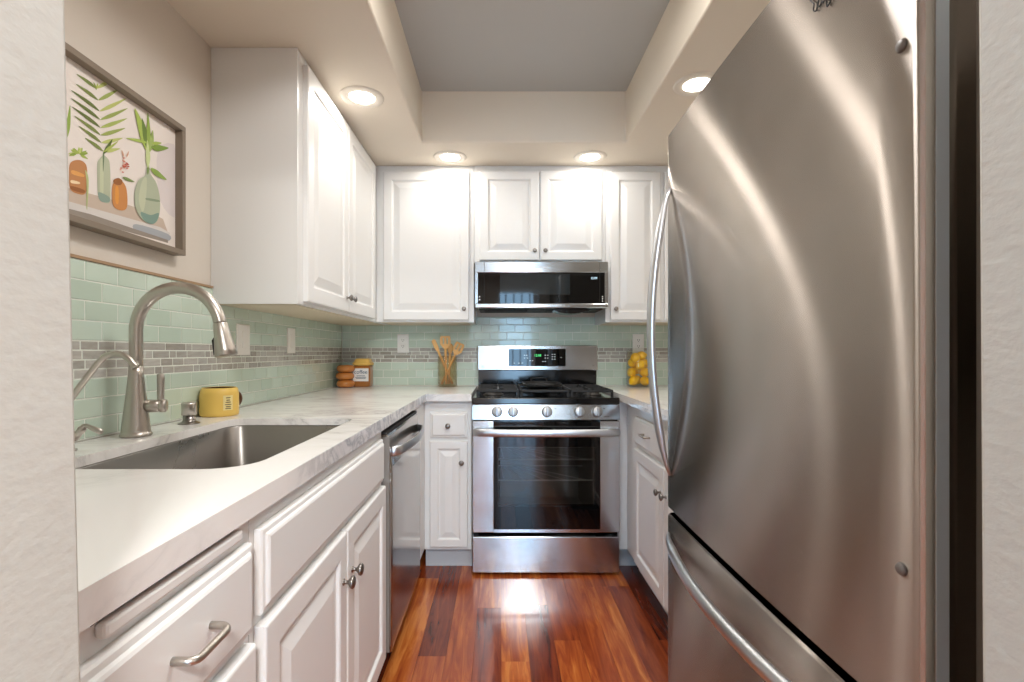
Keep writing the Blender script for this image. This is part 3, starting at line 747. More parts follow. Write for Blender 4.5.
# utensil holder
UX, UY = -0.331, 3.155
t = thing('utensil_holder', 'pebbled glass cylinder holding wooden utensils, left of the range', 'utensil holder', (UX, UY, ZK))
MB().lathe([(0, ZK+.0005), (.058, ZK+.0005), (.0615, ZK+.004), (.0615, ZK+.190), (.0605, ZK+.1925), (.0585, ZK+.190), (.0585, ZK+.012), (0, ZK+.010)], (UX, UY, 0), seg=36, close=False).build('glass_cylinder', M['pebbleglass'], t)
def utensil(kind, p0, p1, width, tilt, label, name):
    """p0 foot inside the glass, p1 top of the head"""
    t = thing(name, label, 'kitchen utensil', p0, group='wooden utensils in the glass holder')
    a = (p1-p0).normalized(); L = (p1-p0).length; hl = .085 if kind != 'spoon' else .07
    side = Vector((math.cos(tilt), math.sin(tilt), 0)); side = (side-a*side.dot(a)).normalized(); nn = a.cross(side)
    MB().tube([p0, p0+a*(L-hl)*.5, p0+a*(L-hl+.006)], [.0078, .0068, .0078], seg=10).build('handle', M['wood'], t)
    b0_ = p0+a*(L-hl)
    if kind == 'slot':
        outl = [(-.006, 0), (.006, 0), (.5*width, .032), (.5*width, hl-.006), (.42*width, hl), (-.42*width, hl), (-.5*width, hl-.006), (-.5*width, .032)]
        hole = []
        th = .0045
        mb = MB(); w = width
        # prongs and webs so slots are really open
        mb.prism([b0_+side*u+a*v-nn*th/2 for u, v in [(-.006, 0), (.006, 0), (.5*w, .034), (-.5*w, .034)]], nn*th)
        for u0, u1 in ((-.5*w, -.24*w), (-.12*w, .12*w), (.24*w, .5*w)):
            mb.prism([b0_+side*u+a*v-nn*th/2 for u, v in [(u0, .034), (u1, .034), (u1, hl-.012), (u0, hl-.012)]], nn*th)
        mb.prism([b0_+side*u+a*v-nn*th/2 for u, v in [(-.5*w, hl-.012), (.5*w, hl-.012), (.42*w, hl), (-.42*w, hl)]], nn*th)
        mb.build('head', M['wood'], t)
    elif kind == 'fork':
        th = .0045; w = width; mb = MB()
        mb.prism([b0_+side*u+a*v-nn*th/2 for u, v in [(-.006, 0), (.006, 0), (.5*w, .040), (-.5*w, .040)]], nn*th)
        for u0, u1 in ((-.5*w, -.26*w), (-.13*w, .13*w), (.26*w, .5*w)):
            mb.prism([b0_+side*u+a*v-nn*th/2 for u, v in [(u0, .040), (u1, .040), (u1-.002, hl), (u0+.002, hl)]], nn*th)
        mb.build('head', M['wood'], t)
    elif kind == 'blade':
        th = .005; w = width
        MB().prism([b0_+side*u+a*v-nn*th/2 for u, v in [(-.006, 0), (.006, 0), (.5*w, .03), (.5*w, hl-.01), (.2*w, hl), (-.5*w, hl-.004), (-.5*w, .03)]], nn*th).build('head', M['wood'], t)
    else:
        MB().tube([b0_+a*q*hl for q in (0, .2, .5, .8, .95, 1)], [.006, .012, .5*width, .45*width, .25*width, .004], flat=(1, .3), up=side, seg=14).build('head', M['wood'], t)
    return t
zf = ZK+.016
def UP(px, py, y): return at(px, py, y)
utensil('blade', Vector((UX+.030, UY+.012, zf)), UP(433, 339.5, 3.10), .026, 0.2, 'wooden spatula leaning to the left in the glass holder', 'wooden_spatula')
utensil('slot', Vector((UX-.006, UY-.022, zf)), UP(445.2, 336, 3.11), .066, 0.0, 'wide slotted wooden turner standing upright in the middle of the holder', 'wooden_turner')
utensil('slot', Vector((UX-.036, UY-.008, zf)), UP(460.5, 343, 3.13), .062, 0.15, 'slotted wooden turner leaning to the right in the holder', 'wooden_turner')
utensil('spoon', Vector((UX+.004, UY+.034, zf)), UP(450.5, 343.5, 3.19), .040, 0.2, 'wooden spoon behind the upright turner in the holder', 'wooden_spoon')

# lemon vase
VX, VY = 0.872, 3.150
t = thing('glass_vase', 'clear glass cylinder vase filled with lemons on the right worktop', 'vase', (VX, VY, ZK))
MB().lathe([(0, ZK+.0005), (.073, ZK+.0005), (.0745, ZK+.003), (.0745, ZK+.238), (.0735, ZK+.240), (.0720, ZK+.238), (.0720, ZK+.009), (0, ZK+.008)], (VX, VY, 0), seg=40, close=False).build('glass_cylinder', M['glass'], t)
LM = [(-.038, -.030, .036, 'front left of the bottom layer', .3), (.030, -.036, .034, 'front right of the bottom layer', 2.2), (.002, .036, .036, 'back of the bottom layer', 1.4),
      (-.042, .008, .086, 'left of the second layer, pointing forward', 1.3), (.034, -.026, .088, 'right of the second layer', -.5), (-.004, .040, .100, 'back of the second layer', .2),
      (.004, -.034, .136, 'front centre of the third layer', .5), (.042, .012, .142, 'right edge of the third layer', 1.6), (-.036, .014, .146, 'left of the third layer', 1.5),
      (-.026, -.024, .180, 'large one at the top left of the pile', .75), (.026, .024, .190, 'top right, behind the others', -.3)]
proto = None
def lemon_mesh():
    mb = MB(); n = 14
    zz = [-.037, -.035, -.031, -.026, -.018, -.008, .004, .014, .023, .029, .034, .038]
    rr = [.003, .005, .011, .018, .0255, .0285, .0285, .026, .019, .011, .005, .002]
    return mb.tube([(z, 0, 0) for z in zz], rr, seg=18).bm
me_l = bpy.data.meshes.new('lemon'); b_ = lemon_mesh(); b_.to_mesh(me_l); b_.free(); me_l.materials.append(M['lemon'])
for i, (dx, dy, dz, l, a) in enumerate(LM):
    if proto is None: o = bpy.data.objects.new('lemon', me_l); proto = o
    else: o = proto.copy()
    COL.objects.link(o); o.location = (VX+dx*.98, VY+dy*.98, ZK+dz+.004); o.rotation_euler = (0, -.25+.5*((i*7) % 3-1), a)
    props(o, 'yellow lemon in the vase, '+l, 'lemon', 'lemons in the glass vase')

# ------------------------------------------------------------------ outlets
def outlet(P, u, v, label, kind, w=.074, h=.120):
    t = thing('wall_outlet' if kind == 'duplex' else 'wall_switch', label, 'outlet' if kind == 'duplex' else 'switch', P(u, v-h/2, 0.0085), group='white plates on the tiled walls')
    n0 = .0072
    panel(P, u-w/2, u+w/2, v-h/2, v+h/2, [(0, n0), (0, n0+.004), (.003, n0+.006), (.005, n0+.0065)]).build('cover_plate', M['plate'], t)
    if kind == 'duplex':
        for s in (-1, 1):
            r_ = panel(P, u-.017, u+.017, v+s*.0195-.014, v+s*.0195+.014, [(0, n0+.0062), (.001, n0+.008), (.003, n0+.0085)]).build('receptacle', M['plate'], t)
            mb = MB()
            for q in (-.006, .006):
                mb.rings([[P(u+q-.0012, v+s*.0195-.002, n0+.0083), P(u+q+.0012, v+s*.0195-.002, n0+.0083), P(u+q+.0012, v+s*.0195+.007, n0+.0083), P(u+q-.0012, v+s*.0195+.007, n0+.0083)],
                          [P(u+q-.0012, v+s*.0195-.002, n0+.0089), P(u+q+.0012, v+s*.0195-.002, n0+.0089), P(u+q+.0012, v+s*.0195+.007, n0+.0089), P(u+q-.0012, v+s*.0195+.007, n0+.0089)]])
            mb.tube([P(u, v+s*.0195-.0075, n0+.0083), P(u, v+s*.0195-.0075, n0+.0089)], .0025, seg=8)
            mb.build('slots', M['slot'], r_)
    else:
        m_ = 2 if w > .1 else 1
        for j in range(m_):
            uu = u+(j-(m_-1)/2)*.046
            panel(P, uu-.017, uu+.017, v-.034, v+.034, [(0, n0+.0062), (.001, n0+.0085), (.002, n0+.009)]).build('rocker', M['plate'], t)
outlet(pL, 1.985, 1.199, 'white wall plate on the left wall just beyond the faucet', 'switch', w=.098, h=.122)
outlet(pL, 2.440, 1.205, 'white wall plate on the left wall nearer the corner', 'switch', w=.090, h=.122)
outlet(pB, -0.626, 1.206, 'white double outlet on the back wall right of the coffee jar', 'duplex')
outlet(pB, 0.893, 1.206, 'white double outlet on the back wall above the lemon vase', 'duplex')

# ------------------------------------------------------------------ range
RX0, RX1, RY = -0.144, 0.617, 2.570
RC = (RX0+RX1)/2
t = thing('gas_range', 'stainless steel gas range with black cooktop between the base cabinets', 'range', (RC, 2.9, 0))
mb = MB(); YR = 3.215
mb.box(RX0+.002, RX0+.03, RY+.045, YR, .03, .90).box(RX1-.03, RX1-.002, RY+.045, YR, .03, .90).box(RX0+.03, RX1-.03, YR-.03, YR, .03, .90)
mb.box(RX0+.03, RX1-.03, RY+.045, YR-.03, .03, .20).box(RX0+.03, RX1-.03, RY+.045, YR-.03, .79, .90)
for xx in (RX0+.05, RX1-.09):
    for yy in (RY+.08, YR-.08): mb.box(xx, xx+.04, yy-.02, yy+.02, .0005, .03)
body = mb.build('body', M['enamel'], t)
mb = MB().box(.00, .49, YR-.08, YR-.07, .24, .77).box(-.03, -.01, RY+.05, YR-.08, .24, .77).box(.49, .51, RY+.05, YR-.08, .24, .77).box(-.01, .49, RY+.05, YR-.08, .22, .24).box(-.01, .49, RY+.05, YR-.08, .77, .785)
mb.build('oven_cavity', M['oven'], t, label='grey oven interior behind the glass')
for zz in (.475, .585):
    mb = MB(); mb.tube([(-.008, RY+.06, zz), (.488, RY+.06, zz)], .0042, seg=8).tube([(-.008, RY+.40, zz), (.488, RY+.40, zz)], .0035, seg=8)
    for i in range(5): mb.tube([(.02+i*.11, RY+.06, zz), (.005+i*.0275, RY+.40, zz)], .0016, seg=6)
    mb.build('oven_rack', M['rack'], t, label='chrome oven rack')
mb = MB().box(RX0+.002, RX1-.002, RY, RY+.04, .014, .200, bev=.004)
mb.build('storage_drawer', M['steelx'], t, label='plain stainless storage drawer at the bottom')
# door: frame around window
dz0, dz1 = .222, .795
gx0, gx1, gz0, gz1 = -.032, .515, .238, .790
wx0, wx1, wz0, wz1 = -.012, .491, .355, .662
mb = MB(); D0, D1 = RY, RY+.042
mb.box(RX0+.002, gx0, D0, D1, dz0, dz1, bev=.003).box(gx1, RX1-.002, D0, D1, dz0, dz1, bev=.003).box(gx0, gx1, D0, D1, dz0, gz0)
dr = mb.build('oven_door', M['steelx'], t)
mb = MB().box(gx0, wx0, D0+.001, D1, gz0, gz1).box(wx1, gx1, D0+.001, D1, gz0, gz1).box(wx0, wx1, D0+.001, D1, gz0, wz0).box(wx0, wx1, D0+.001, D1, wz1, gz1)
mb.build('black_glass', M['blackglass'], dr, label='black glass surround')
MB().box(wx0-.001, wx1+.001, D0+.002, D0+.006, wz0-.001, wz1+.001).build('window_pane', M['ovenglass'], dr, label='see-through tinted pane')
hz = .741
pts = []
for i in range(25):
    s = i/24; u = RX0+.014+s*(RX1-RX0-.028); pts.append((u, RY-.030-.030*math.sin(PI*s)**.5, hz))
MB().tube([(RX0+.014, RY+.002, hz)]+pts+[(RX1-.014, RY+.002, hz)], .017, seg=16, flat=(1.15, .55), up=(0, 0, 1)).build('handle', M['handle'], dr)
# control panel
mb = MB().rings([[(RX0, RY+.006, .800), (RX1, RY+.006, .800), (RX1, RY+.006, .803), (RX0, RY+.006, .803)][:0] or [(RX0, RY, .802), (RX1, RY, .802), (RX1, RY+.012, .877), (RX0, RY+.012, .877)],
                 [(RX0, RY+.06, .802), (RX1, RY+.06, .802), (RX1, RY+.06, .877), (RX0, RY+.06, .877)]])
cp = mb.build('control_panel', M['steelx'], t)
kn = Vector((0, -1, .16)).normalized()
for px in (497.0, 513.1, 547.0, 579.6, 597.4):
    p = Vector(((px-500)*RY/500, RY+.006, .842))
    kb = MB().tube([p+kn*q for q in (-.001, .004, .0045, .020, .0235, .0245)], [.0275, .0275, .0265, .0255, .0245, .022], seg=28).build('burner_knob', M['knobsteel'], t)
    c_ = p+kn*.0255; MB().box(c_.x-.0045, c_.x+.0045, c_.y-.015, c_.y+.004, c_.z-.0205, c_.z+.0205, bev=.002).build('grip', M['handle'], kb)
mb = MB()
for px, w in ((490, .004), (555.5, .004), (604.5, .004)):
    MB().box((px-500)*RY/500-w, (px-500)*RY/500+w, RY+.0055, RY+.010, .858, .861).build('panel_mark', M['slot'], cp)
MB().box(.535, .562, RY+.001, RY+.006, .816, .818).build('panel_mark', M['slot'], cp)
# cooktop
mb = MB().box(RX0, RX1, RY+.002, 3.16, .879, .915, bev=.006)
ct = mb.build('cooktop', M['enamel'], t, label='glossy black enamel cooktop')
for bx_, by_, br in ((-.035, 2.76, .045), (-.035, 3.03, .036), (.237, 2.89, .045), (.508, 2.76, .040), (.508, 3.03, .045)):
    bn = MB().lathe([(br+.012, .9155), (br+.010, .919), (br, .920), (br, .929), (br-.004, .930)], (bx_, by_, 0)).build('burner', M['burner'], t)
    MB().lathe([(br-.003, .9302), (br-.001, .933), (br-.001, .937), (br-.006, .939)], (bx_, by_, 0)).build('burner_cap', M['iron'], bn)
def grate(x0, x1, y0, y1, lbl, fingers=True):
    mb = MB(); z0, z1 = .936, .950; w = .010
    mb.box(x0, x1, y0, y0+w, z0, z1, bev=.003).box(x0, x1, y1-w, y1, z0, z1, bev=.003).box(x0, x0+w, y0, y1, z0, z1, bev=.003).box(x1-w, x1, y0, y1, z0, z1, bev=.003)
    ym = (y0+y1)/2; mb.box(x0, x1, ym-w/2, ym+w/2, z0, z1, bev=.003)
    if fingers:
        xm = (x0+x1)/2
        for yc in ((y0+ym)/2, (y1+ym)/2):
            for s in (-1, 1):
                mb.box(xm-w/2, xm+w/2, *(sorted((yc+s*.025, yc+s*.098))), z0, z1+.001, bev=.003)
                mb.box(*(sorted((xm+s*.028, xm+s*(x1-x0)/2))), yc-w/2, yc+w/2, z0, z1+.001, bev=.003)
    for xx in (x0+.006, x1-.006):
        for yy in (y0+.006, y1-.006): mb.box(xx-.006, xx+.006, yy-.006, yy+.006, .9153, z0+.004)
    return mb.build('grate', M['iron'], t, label=lbl)
grate(-.125, .100, 2.640, 3.120, 'cast iron grate at the left')
grate(.108, .366, 2.640, 3.120, 'cast iron grate in the middle, under the griddle', False)
grate(.374, .599, 2.640, 3.120, 'cast iron grate at the right')
def gr(x0, x1, y0, y1, r_, z): return [(x, y, z) for x, y in rrect(x0, x1, y0, y1, r_, 8)]
gt = thing('griddle_plate', 'dark oval griddle pan lying on the middle grate of the cooktop', 'griddle', (.237, 2.86, .951))
gx, gX, gy, gY = .128, .346, 2.700, 3.040
MB().rings([gr(gx+.02, gX-.02, gy+.02, gY-.02, .08, .9515), gr(gx+.002, gX-.002, gy+.002, gY-.002, .095, .962), gr(gx, gX, gy, gY, .1, .974), gr(gx+.008, gX-.008, gy+.008, gY-.008, .092, .974), gr(gx+.016, gX-.016, gy+.016, gY-.016, .085, .960)], smooth=False).build('pan', M['iron'], gt)
MB().tube([(.19, gy+.012, .968), (.19, gy-.022, .972), (.205, gy-.032, .972), (.269, gy-.032, .972), (.284, gy-.022, .972), (.284, gy+.012, .968)], .005, seg=8).build('handle', M['iron'], gt)
MB().tube([(.19, gY-.012, .968), (.19, gY+.022, .985), (.205, gY+.032, .99), (.269, gY+.032, .99), (.284, gY+.022, .985), (.284, gY-.012, .968)], .005, seg=8).build('handle', M['iron'], gt)
# backguard
GY = 3.150
mb = MB().box(RX0+.008, RX1-.008, GY+.014, 3.226, .9155, 1.035)
mb.build('vent_panel', M['enamel'], t, label='black strip under the backguard')
bgd = MB().box(RX0+.001, RX1-.001, GY, 3.226, 1.033, 1.192, bev=.006, seg=3).build('backguard', M['steelx'], t, label='stainless backguard with display')
MB().box(.054, .414, GY-.0015, GY+.001, 1.060, 1.170, bev=.0007).build('display_panel', M['blackglass'], bgd, label='black display panel')
text_mesh('clock_digits', '12:08', .020, M['greenled'], bgd, Vector((.237, GY-.0022, 1.128)), ROT_B)
for i, (xx, zz) in enumerate([(.155, 1.13), (.17, 1.13), (.155, 1.112), (.172, 1.112), (.19, 1.095), (.205, 1.095), (.285, 1.13), (.300, 1.13), (.285, 1.112), (.30, 1.112), (.33, 1.135), (.345, 1.135), (.33, 1.12), (.345, 1.12), (.33, 1.105), (.345, 1.105), (.385, 1.115), (.27, 1.09), (.285, 1.09), (.12, 1.08), (.14, 1.08), (.09, 1.08)]):
    MB().box(xx-.0042, xx+.0042, GY-.0022, GY-.0014, zz-.0015, zz+.0015).build('key_mark', M['nickel'], bgd)
text_mesh('logo', 'LG', .018, M['slot'], bgd, Vector((RX0+.035, GY-.0005, 1.058)), ROT_B, label='small grey maker mark')
text_mesh('logo_emblem', 'o', .020, M['slot'], bgd, Vector((RX1-.030, GY-.0005, 1.066)), ROT_B)

# ------------------------------------------------------------------ microwave
MX0, MX1, MY, MZ0, MZ1 = -0.141, 0.600, 2.820, 1.398, 1.661
MX1 = 0.611
t = thing('microwave_hood', 'low-profile stainless over-the-range microwave with black glass front', 'microwave', ((MX0+MX1)/2, 3.0, MZ0))
MB().box(MX0+.006, MX1-.006, MY+.045, YB-.012, MZ0+.004, MZ1-.001).build('body', M['enamel'], t)
mb = MB()
mb.box(MX0, MX1, MY, MY+.04, 1.598, MZ1-.001, bev=.003).box(MX0, MX1, MY-.006, MY+.04, MZ0, 1.424, bev=.005)
mb.box(MX0, MX0+.016, MY+.001, MY+.04, 1.42, 1.60).box(MX1-.020, MX1, MY+.001, MY+.04, 1.42, 1.60)
dr = mb.build('door_frame', M['steelx'], t, label='stainless frame around the glass')
MB().box(MX0+.016, MX1-.020, MY+.0002, MY+.04, 1.424, 1.598).build('door_glass', M['blackglass'], t, label='black glass door')
MB().box(MX0+.060, MX1-.050, MY-.0006, MY+.0002, 1.424, MZ1-.001).bm.free()
for xx in (MX0+.052, MX1-.048): MB().box(xx-.001, xx+.001, MY-.0006, MY+.002, 1.424, MZ1-.001).build('door_seam', M['gasket'], t, label='thin dark vertical seam')
M['mwwin'] = pm('microwave_window', '#24292b', 0.04)
MB().box(-.002, .395, MY-.0005, MY+.0004, 1.474, 1.590).build('window_pane', M['mwwin'], t, label='slightly lighter window in the door')
text_mesh('logo', 'Whirlpool', .020, M['ledwhite'], t, Vector((.237, MY-.0012, 1.629)), ROT_B)
text_mesh('clock_digits', '12:09', .017, M['blueled'], t, Vector((.530, MY-.0006, 1.566)), ROT_B)
mb = MB()
for xx, zs in ((MX0+.026, (1.445, 1.462)), (MX1-.033, (1.437, 1.45, 1.462))):
    for zz in zs: MB().box(xx-.003, xx+.003, MY-.0006, MY+.0003, zz-.003, zz+.003).build('key_mark', M['ledwhite'], t)
mb = MB()
mb.box(MX0+.02, MX1-.02, MY+.06, MY+.30, MZ0-.004, MZ0+.003)
for i in range(2):
    x0_ = MX0+.05+i*.36
    for j in range(9): mb.box(x0_, x0_+.25, MY+.08+j*.02, MY+.09+j*.02, MZ0-.008, MZ0-.004)
mb.build('grease_filter', M['iron'], t, label='dark slotted filters underneath')
mb = MB()
q = []
for i in range(13):
    a = PI*i/12; q.append(Vector((.405+.10*math.cos(a), MY+.05, MZ0+.002-.0*math.sin(a)-.030*math.sin(a))))
mb.prism(q, Vector((0, .12, 0))); mb.build('lamp_housing', M['enamel'], t, label='rounded black housing under the right side')

# ------------------------------------------------------------------ dishwasher
t = thing('dishwasher', 'stainless dishwasher with a curved bar handle in the left run', 'dishwasher', (-0.7, 2.0, 0))
DWX, DY0, DY1 = -0.370, 1.700, 2.305
MB().box(XL+.01, XB-.015, DY0+.004, DY1+.002, .10, .872).build('tub', M['enamel'], t)
mb = MB(); prof = []
# door with slightly bowed front
loopz = []
for z, bow in ((.128, 0), (.14, .002), (.5, .004), (.76, .004), (.80, -.004), (.862, -.010), (.868, -.014)):
    loopz.append([(XB-.012, DY0, z), (DWX-.004+bow, DY0, z), (DWX+bow, DY0+.006, z), (DWX+bow, DY1-.006, z), (DWX-.004+bow, DY1, z), (XB-.012, DY1, z)])
mb.rings(loopz)
dd = mb.build('door', M['dwsteel'], t)
pts = []
for i in range(21):
    s = i/20; pts.append((DWX+.004+.034*math.sin(PI*s)**.6+.004, DY0+.03+s*(DY1-DY0-.06), .806))
MB().tube([(DWX-.004, DY0+.030, .806)]+pts[1:-1]+[(DWX-.004, DY1-.030, .806)], .014, seg=14, flat=(1.2, .5), up=(0, 0, 1)).build('handle', M['handle'], dd)
MB().box(XL+.05, XB-.03, DY0+.004, DY1, .0005, .10).build('toe_kick', M['gasket'], t, label='dark recessed toe panel')
MB().box(XB-.012, DWX-.006, DY0-.003, DY0-.0005, .13, .862).build('side_trim', M['sidetrim'], dd, label='pale grey side edge')
MB().box(XB-.010, DWX-.014, DY0-.012, DY1, .8695, .880).build('top_strip', M['gasket'], t, label='black strip above the door')

# ------------------------------------------------------------------ refrigerator
FX, FY0, FY1, FZ = 0.500, 0.592, 1.500, 1.797
t = thing('refrigerator', 'large stainless bottom-freezer refrigerator filling the right side', 'refrigerator', (0.88, 1.05, 0))
MB().box(FX+.068, XR-.03, FY0+.006, FY1-.006, .03, FZ-.012).build('cabinet', M['fridgeside'], t, label='dark grey cabinet side')
def fr_plan(y0, y1, x_front, x_back, bulge=.006, r=.014, n=16):
    pts = [(x_back, y0), (x_front+r, y0)]
    for i in range(1, 6): a = i/5*PI/2; pts.append((x_front+r-r*math.sin(a), y0+r-r*math.cos(a)))
    for i in range(1, n): s = i/n; pts.append((x_front-bulge*math.sin(PI*s), y0+r+s*(y1-y0-2*r)))
    for i in range(0, 6): a = i/5*PI/2; pts.append((x_front+r-r*math.cos(a), y1-r+r*math.sin(a)))
    pts.append((x_back, y1)); return pts
def fdoor(z0, z1, name, label):
    pl = fr_plan(FY0, FY1, FX, FX+.064)
    def lp(z, d): return [(min(x+d, FX+.064), y, z) for x, y in pl]
    mb = MB().rings([lp(z0, .006), lp(z0+.002, .002), lp(z0+.006, 0), lp(z1-.006, 0), lp(z1-.002, .002), lp(z1, .006)], smooth=True)
    o = mb.build(name, M['fridge'], t, label=label)
    for f in o.data.polygons:
        if abs(f.normal.z) > .7 or f.normal.x > .9 : f.use_smooth = False
    return o
ud = fdoor(.687, FZ, 'upper_door', 'tall brushed steel refrigerator door')
ld = fdoor(.090, .669, 'freezer_drawer', 'brushed steel freezer drawer below')
for dr_, za, zb_ in ((ud, .70, FZ-.01), (ld, .10, .655)):
    MB().box(FX+.016, FX+.031, FY0-.0012, FY0+.001, za, zb_).build('edge_strip', M['edgestrip'], dr_, label='pale blue-grey strip along the door edge')
MB().box(FX+.058, FX+.0665, FY0+.006, FY1-.006, .09, FZ-.014).build('gasket', M['gasket'], t)
MB().box(FX+.03, XR-.03, FY0+.01, FY1-.01, .0005, .085).build('base_grille', M['gasket'], t, label='dark base grille')
# handle of the upper door: bowed bar
pts = []; rr = []
for i in range(33):
    s = i/32; z = .790+s*(1.628-.790)
    b = .056*math.sin(PI*s)**.75
    pts.append((FX-.002-b, FY1-.036, z)); rr.append(.006+.0095*min(1, math.sin(PI*s)*2.2))
MB().tube(pts, rr, seg=16, flat=(.75, 1.15), up=(1, 0, 0)).build('handle', M['handle'], ud, label='long bowed vertical handle')
pts = []; rr = []
for i in range(33):
    s = i/32; y = FY1-.030-s*(FY1-FY0-.060)
    pts.append((FX-.004-.060*math.sin(PI*s)**.75, y, .614)); rr.append(.006+.009*min(1, math.sin(PI*s)*2.2))
MB().tube(pts, rr, seg=16, flat=(1.1, .8), up=(0, 0, 1)).build('handle', M['handle'], ld, label='long bowed horizontal handle')
for zz in (1.531, .880):
    MB().tube([(FX-.0008, .622, zz), (FX-.004, .622, zz)], [.0085, .006], seg=16).build('door_plug', M['plug'], ud, label='small round grey plug')
# script mark near the top of the door (only its lower strokes are in view)
xs = FX-.0064
def S(px, py): 
    D = xs*500/(px-500); return Vector((xs, D, HC+(352-py)*D/500))
stro = smooth_path([S(811, -14), S(809, -4), S(811, 1), S(814, 4), S(813.5, 10), S(816, 11), S(818, 5), S(819, -2), S(817.5, 5), S(819.5, 6.5), S(822, 1), S(823, 3), S(825, -1), S(826.5, 0), S(827, 6.5), S(829, 4), S(831, -1), S(829, 0), S(830, -8)], 4)
MB().tube(stro, .0011, seg=6).build('script_emblem', M['gasket'], ud, label='dark cursive mark near the top')

# ------------------------------------------------------------------ recessed lamps
def make_lamp(label, x, y, z=ZC):
    t = thing('recessed_light', label, 'ceiling light', (x, y, z), group='recessed ceiling lights')
    mb = MB().lathe([(.092, z-.0005), (.091, z-.003), (.084, z-.006), (.056, z-.0052), (.054, z-.0025), (.054, z-.0005)], (x, y, 0), seg=40, close=False)
    mb.build('trim_ring', M['lamptrim'], t)
    MB().lathe([(.0535, z-.0008), (.0535, z-.003), (.04, z-.0035)], (x, y, 0), seg=36).build('diffuser', M['lamp'], t)
    area_lamp('bulb', (0, 0, -.012), .11, LAMP_POWER, parent=t)
    return t
l0 = make_lamp('round recessed light above the left wall cabinet', -0.587, 2.127)
for lbl, x, y in (('round recessed light at the back, left of the microwave', -0.278, 2.78), ('round recessed light at the back, right of the microwave', 0.500, 2.78),
                  ('round recessed light at the right beside the top of the fridge', 0.797, 2.024)):
    c = copy_tree(l0); c.location = (x, y, ZC); c['label'] = lbl
# unseen light added behind the camera as fill for the kitchen
t = thing('fill_light', 'added round fill light under the ceiling behind the camera', 'ceiling light', (0.3, -1.3, ZT))
MB().lathe([(.22, ZT-.0005), (.22, ZT-.02), (.19, ZT-.025)], (0.3, -1.3, 0), seg=40).build('base', M['lamptrim'], t)
MB().lathe([(.18, ZT-.0255), (.17, ZT-.05), (.10, ZT-.07), (.02, ZT-.075)], (0.3, -1.3, 0), seg=40).build('shade', M['lamp'], t)
area_lamp('bulb', (0, 0, -.09), .5, 95, (1.0, .98, .96), parent=t)
t = thing('fill_light', 'added round fill light in the kitchen ceiling recess, above the view', 'ceiling light', (0.12, 1.18, ZT))  # unseen fixture added to even out the kitchen lighting
MB().lathe([(.22, ZT-.0005), (.22, ZT-.02), (.19, ZT-.025)], (0.12, 1.18, 0), seg=40).build('base', M['lamptrim'], t)
MB().lathe([(.18, ZT-.0255), (.17, ZT-.05), (.10, ZT-.07), (.02, ZT-.075)], (0.12, 1.18, 0), seg=40).build('shade', M['fill_lamp'], t)
area_lamp("bulb", (0, 0, -.09), .5, 14, (1.0, .98, .96), parent=t)

# ------------------------------------------------------------------ picture
XC = -1.0135
t = thing('framed_picture', 'framed botanical picture of plants in glass vases on the left wall', 'picture', (XL+.001, 1.27, 1.45))
Y0_, Y1_, Z0_, Z1_ = .965, 1.576, 1.453, 1.857
xw, xf = XL+.001, -0.990; fw = .016
M['frame'] = pm('grey_brown_frame', '#857869', 0.5)
mb = MB()
mb.box(xw, xf, Y0_, Y1_, Z1_-fw, Z1_, bev=.001).box(xw, xf, Y0_, Y1_, Z0_, Z0_+fw, bev=.001).box(xw, xf, Y1_-fw, Y1_, Z0_+fw, Z1_-fw, bev=.001).box(xw, xf, Y0_, Y0_+fw, Z0_+fw, Z1_-fw, bev=.001)
mb.build('frame', M['frame'], t, label='grey-brown wooden frame')
cols = {}
def pc(h):
    if h not in cols: cols[h] = (len(cols), pm('print_ink_%d' % len(cols), h, .7))
    return cols[h][0]
art = MB(); layer = [0]
def A_(px, py):
    D = XC*500/(px-500); return (D, HC+(352-py)*D/500)
def shape(h, pts, sm=True):
    layer[0] += 1; art.mi = pc(h); n = .000025*layer[0]
    if sm:
        P_ = [Vector((a, b_, 0)) for a, b_ in pts]; L = len(P_); out = []
        for i in range(L):
            p0, p1, p2, p3 = P_[i-1], P_[i], P_[(i+1) % L], P_[(i+2) % L]
            for j in range(4):
                s = j/4; out.append(.5*((2*p1)+(-p0+p2)*s+(2*p0-5*p1+4*p2-p3)*s*s+(-p0+3*p1-3*p2+p3)*s**3))
        pts = [(p.x, p.y) for p in out]
    q = []
    for a, b_ in pts:
        y, z = A_(a, b_); y = min(max(y, Y0_+fw), Y1_-fw); z = min(max(z, Z0_+fw), Z1_-fw)
        q.append((XC+n, y, z))
    art.poly(q)
art.mi = pc('#e9e0d8'); art.poly([(XC, Y0_+fw, Z0_+fw), (XC, Y1_-fw, Z0_+fw), (XC, Y1_-fw, Z1_-fw), (XC, Y0_+fw, Z1_-fw)])
shape('#ddd3d0', [(158, 150), (178, 150), (178, 215), (160, 200)])
shape('#c9b7a6', [(50, 183), (110, 199), (150, 212), (163, 219), (168, 233), (120, 219), (50, 199)], False)
shape('#d8d2cc', [(50, 196), (110, 213), (160, 227), (170, 233), (168, 239), (120, 224), (50, 205)], False)
shape('#a9acb0', [(136, 224), (168, 234), (168, 241), (150, 236), (135, 231)])
shape('#9a9085', [(50, 204), (90, 214), (120, 224), (168, 240), (168, 243), (50, 212)], False)
def leaf(h, a, b_, w, h2=None):
    a = Vector((*a, 0)); b_ = Vector((*b_, 0)); d = b_-a; n = Vector((-d.y, d.x, 0)).normalized()*w
    shape(h, [(a.x, a.y), ((a+d*.3+n).x, (a+d*.3+n).y), ((a+d*.65+n*.8).x, (a+d*.65+n*.8).y), (b_.x, b_.y), ((a+d*.65-n*.5).x, (a+d*.65-n*.5).y), ((a+d*.3-n*.7).x, (a+d*.3-n*.7).y)])
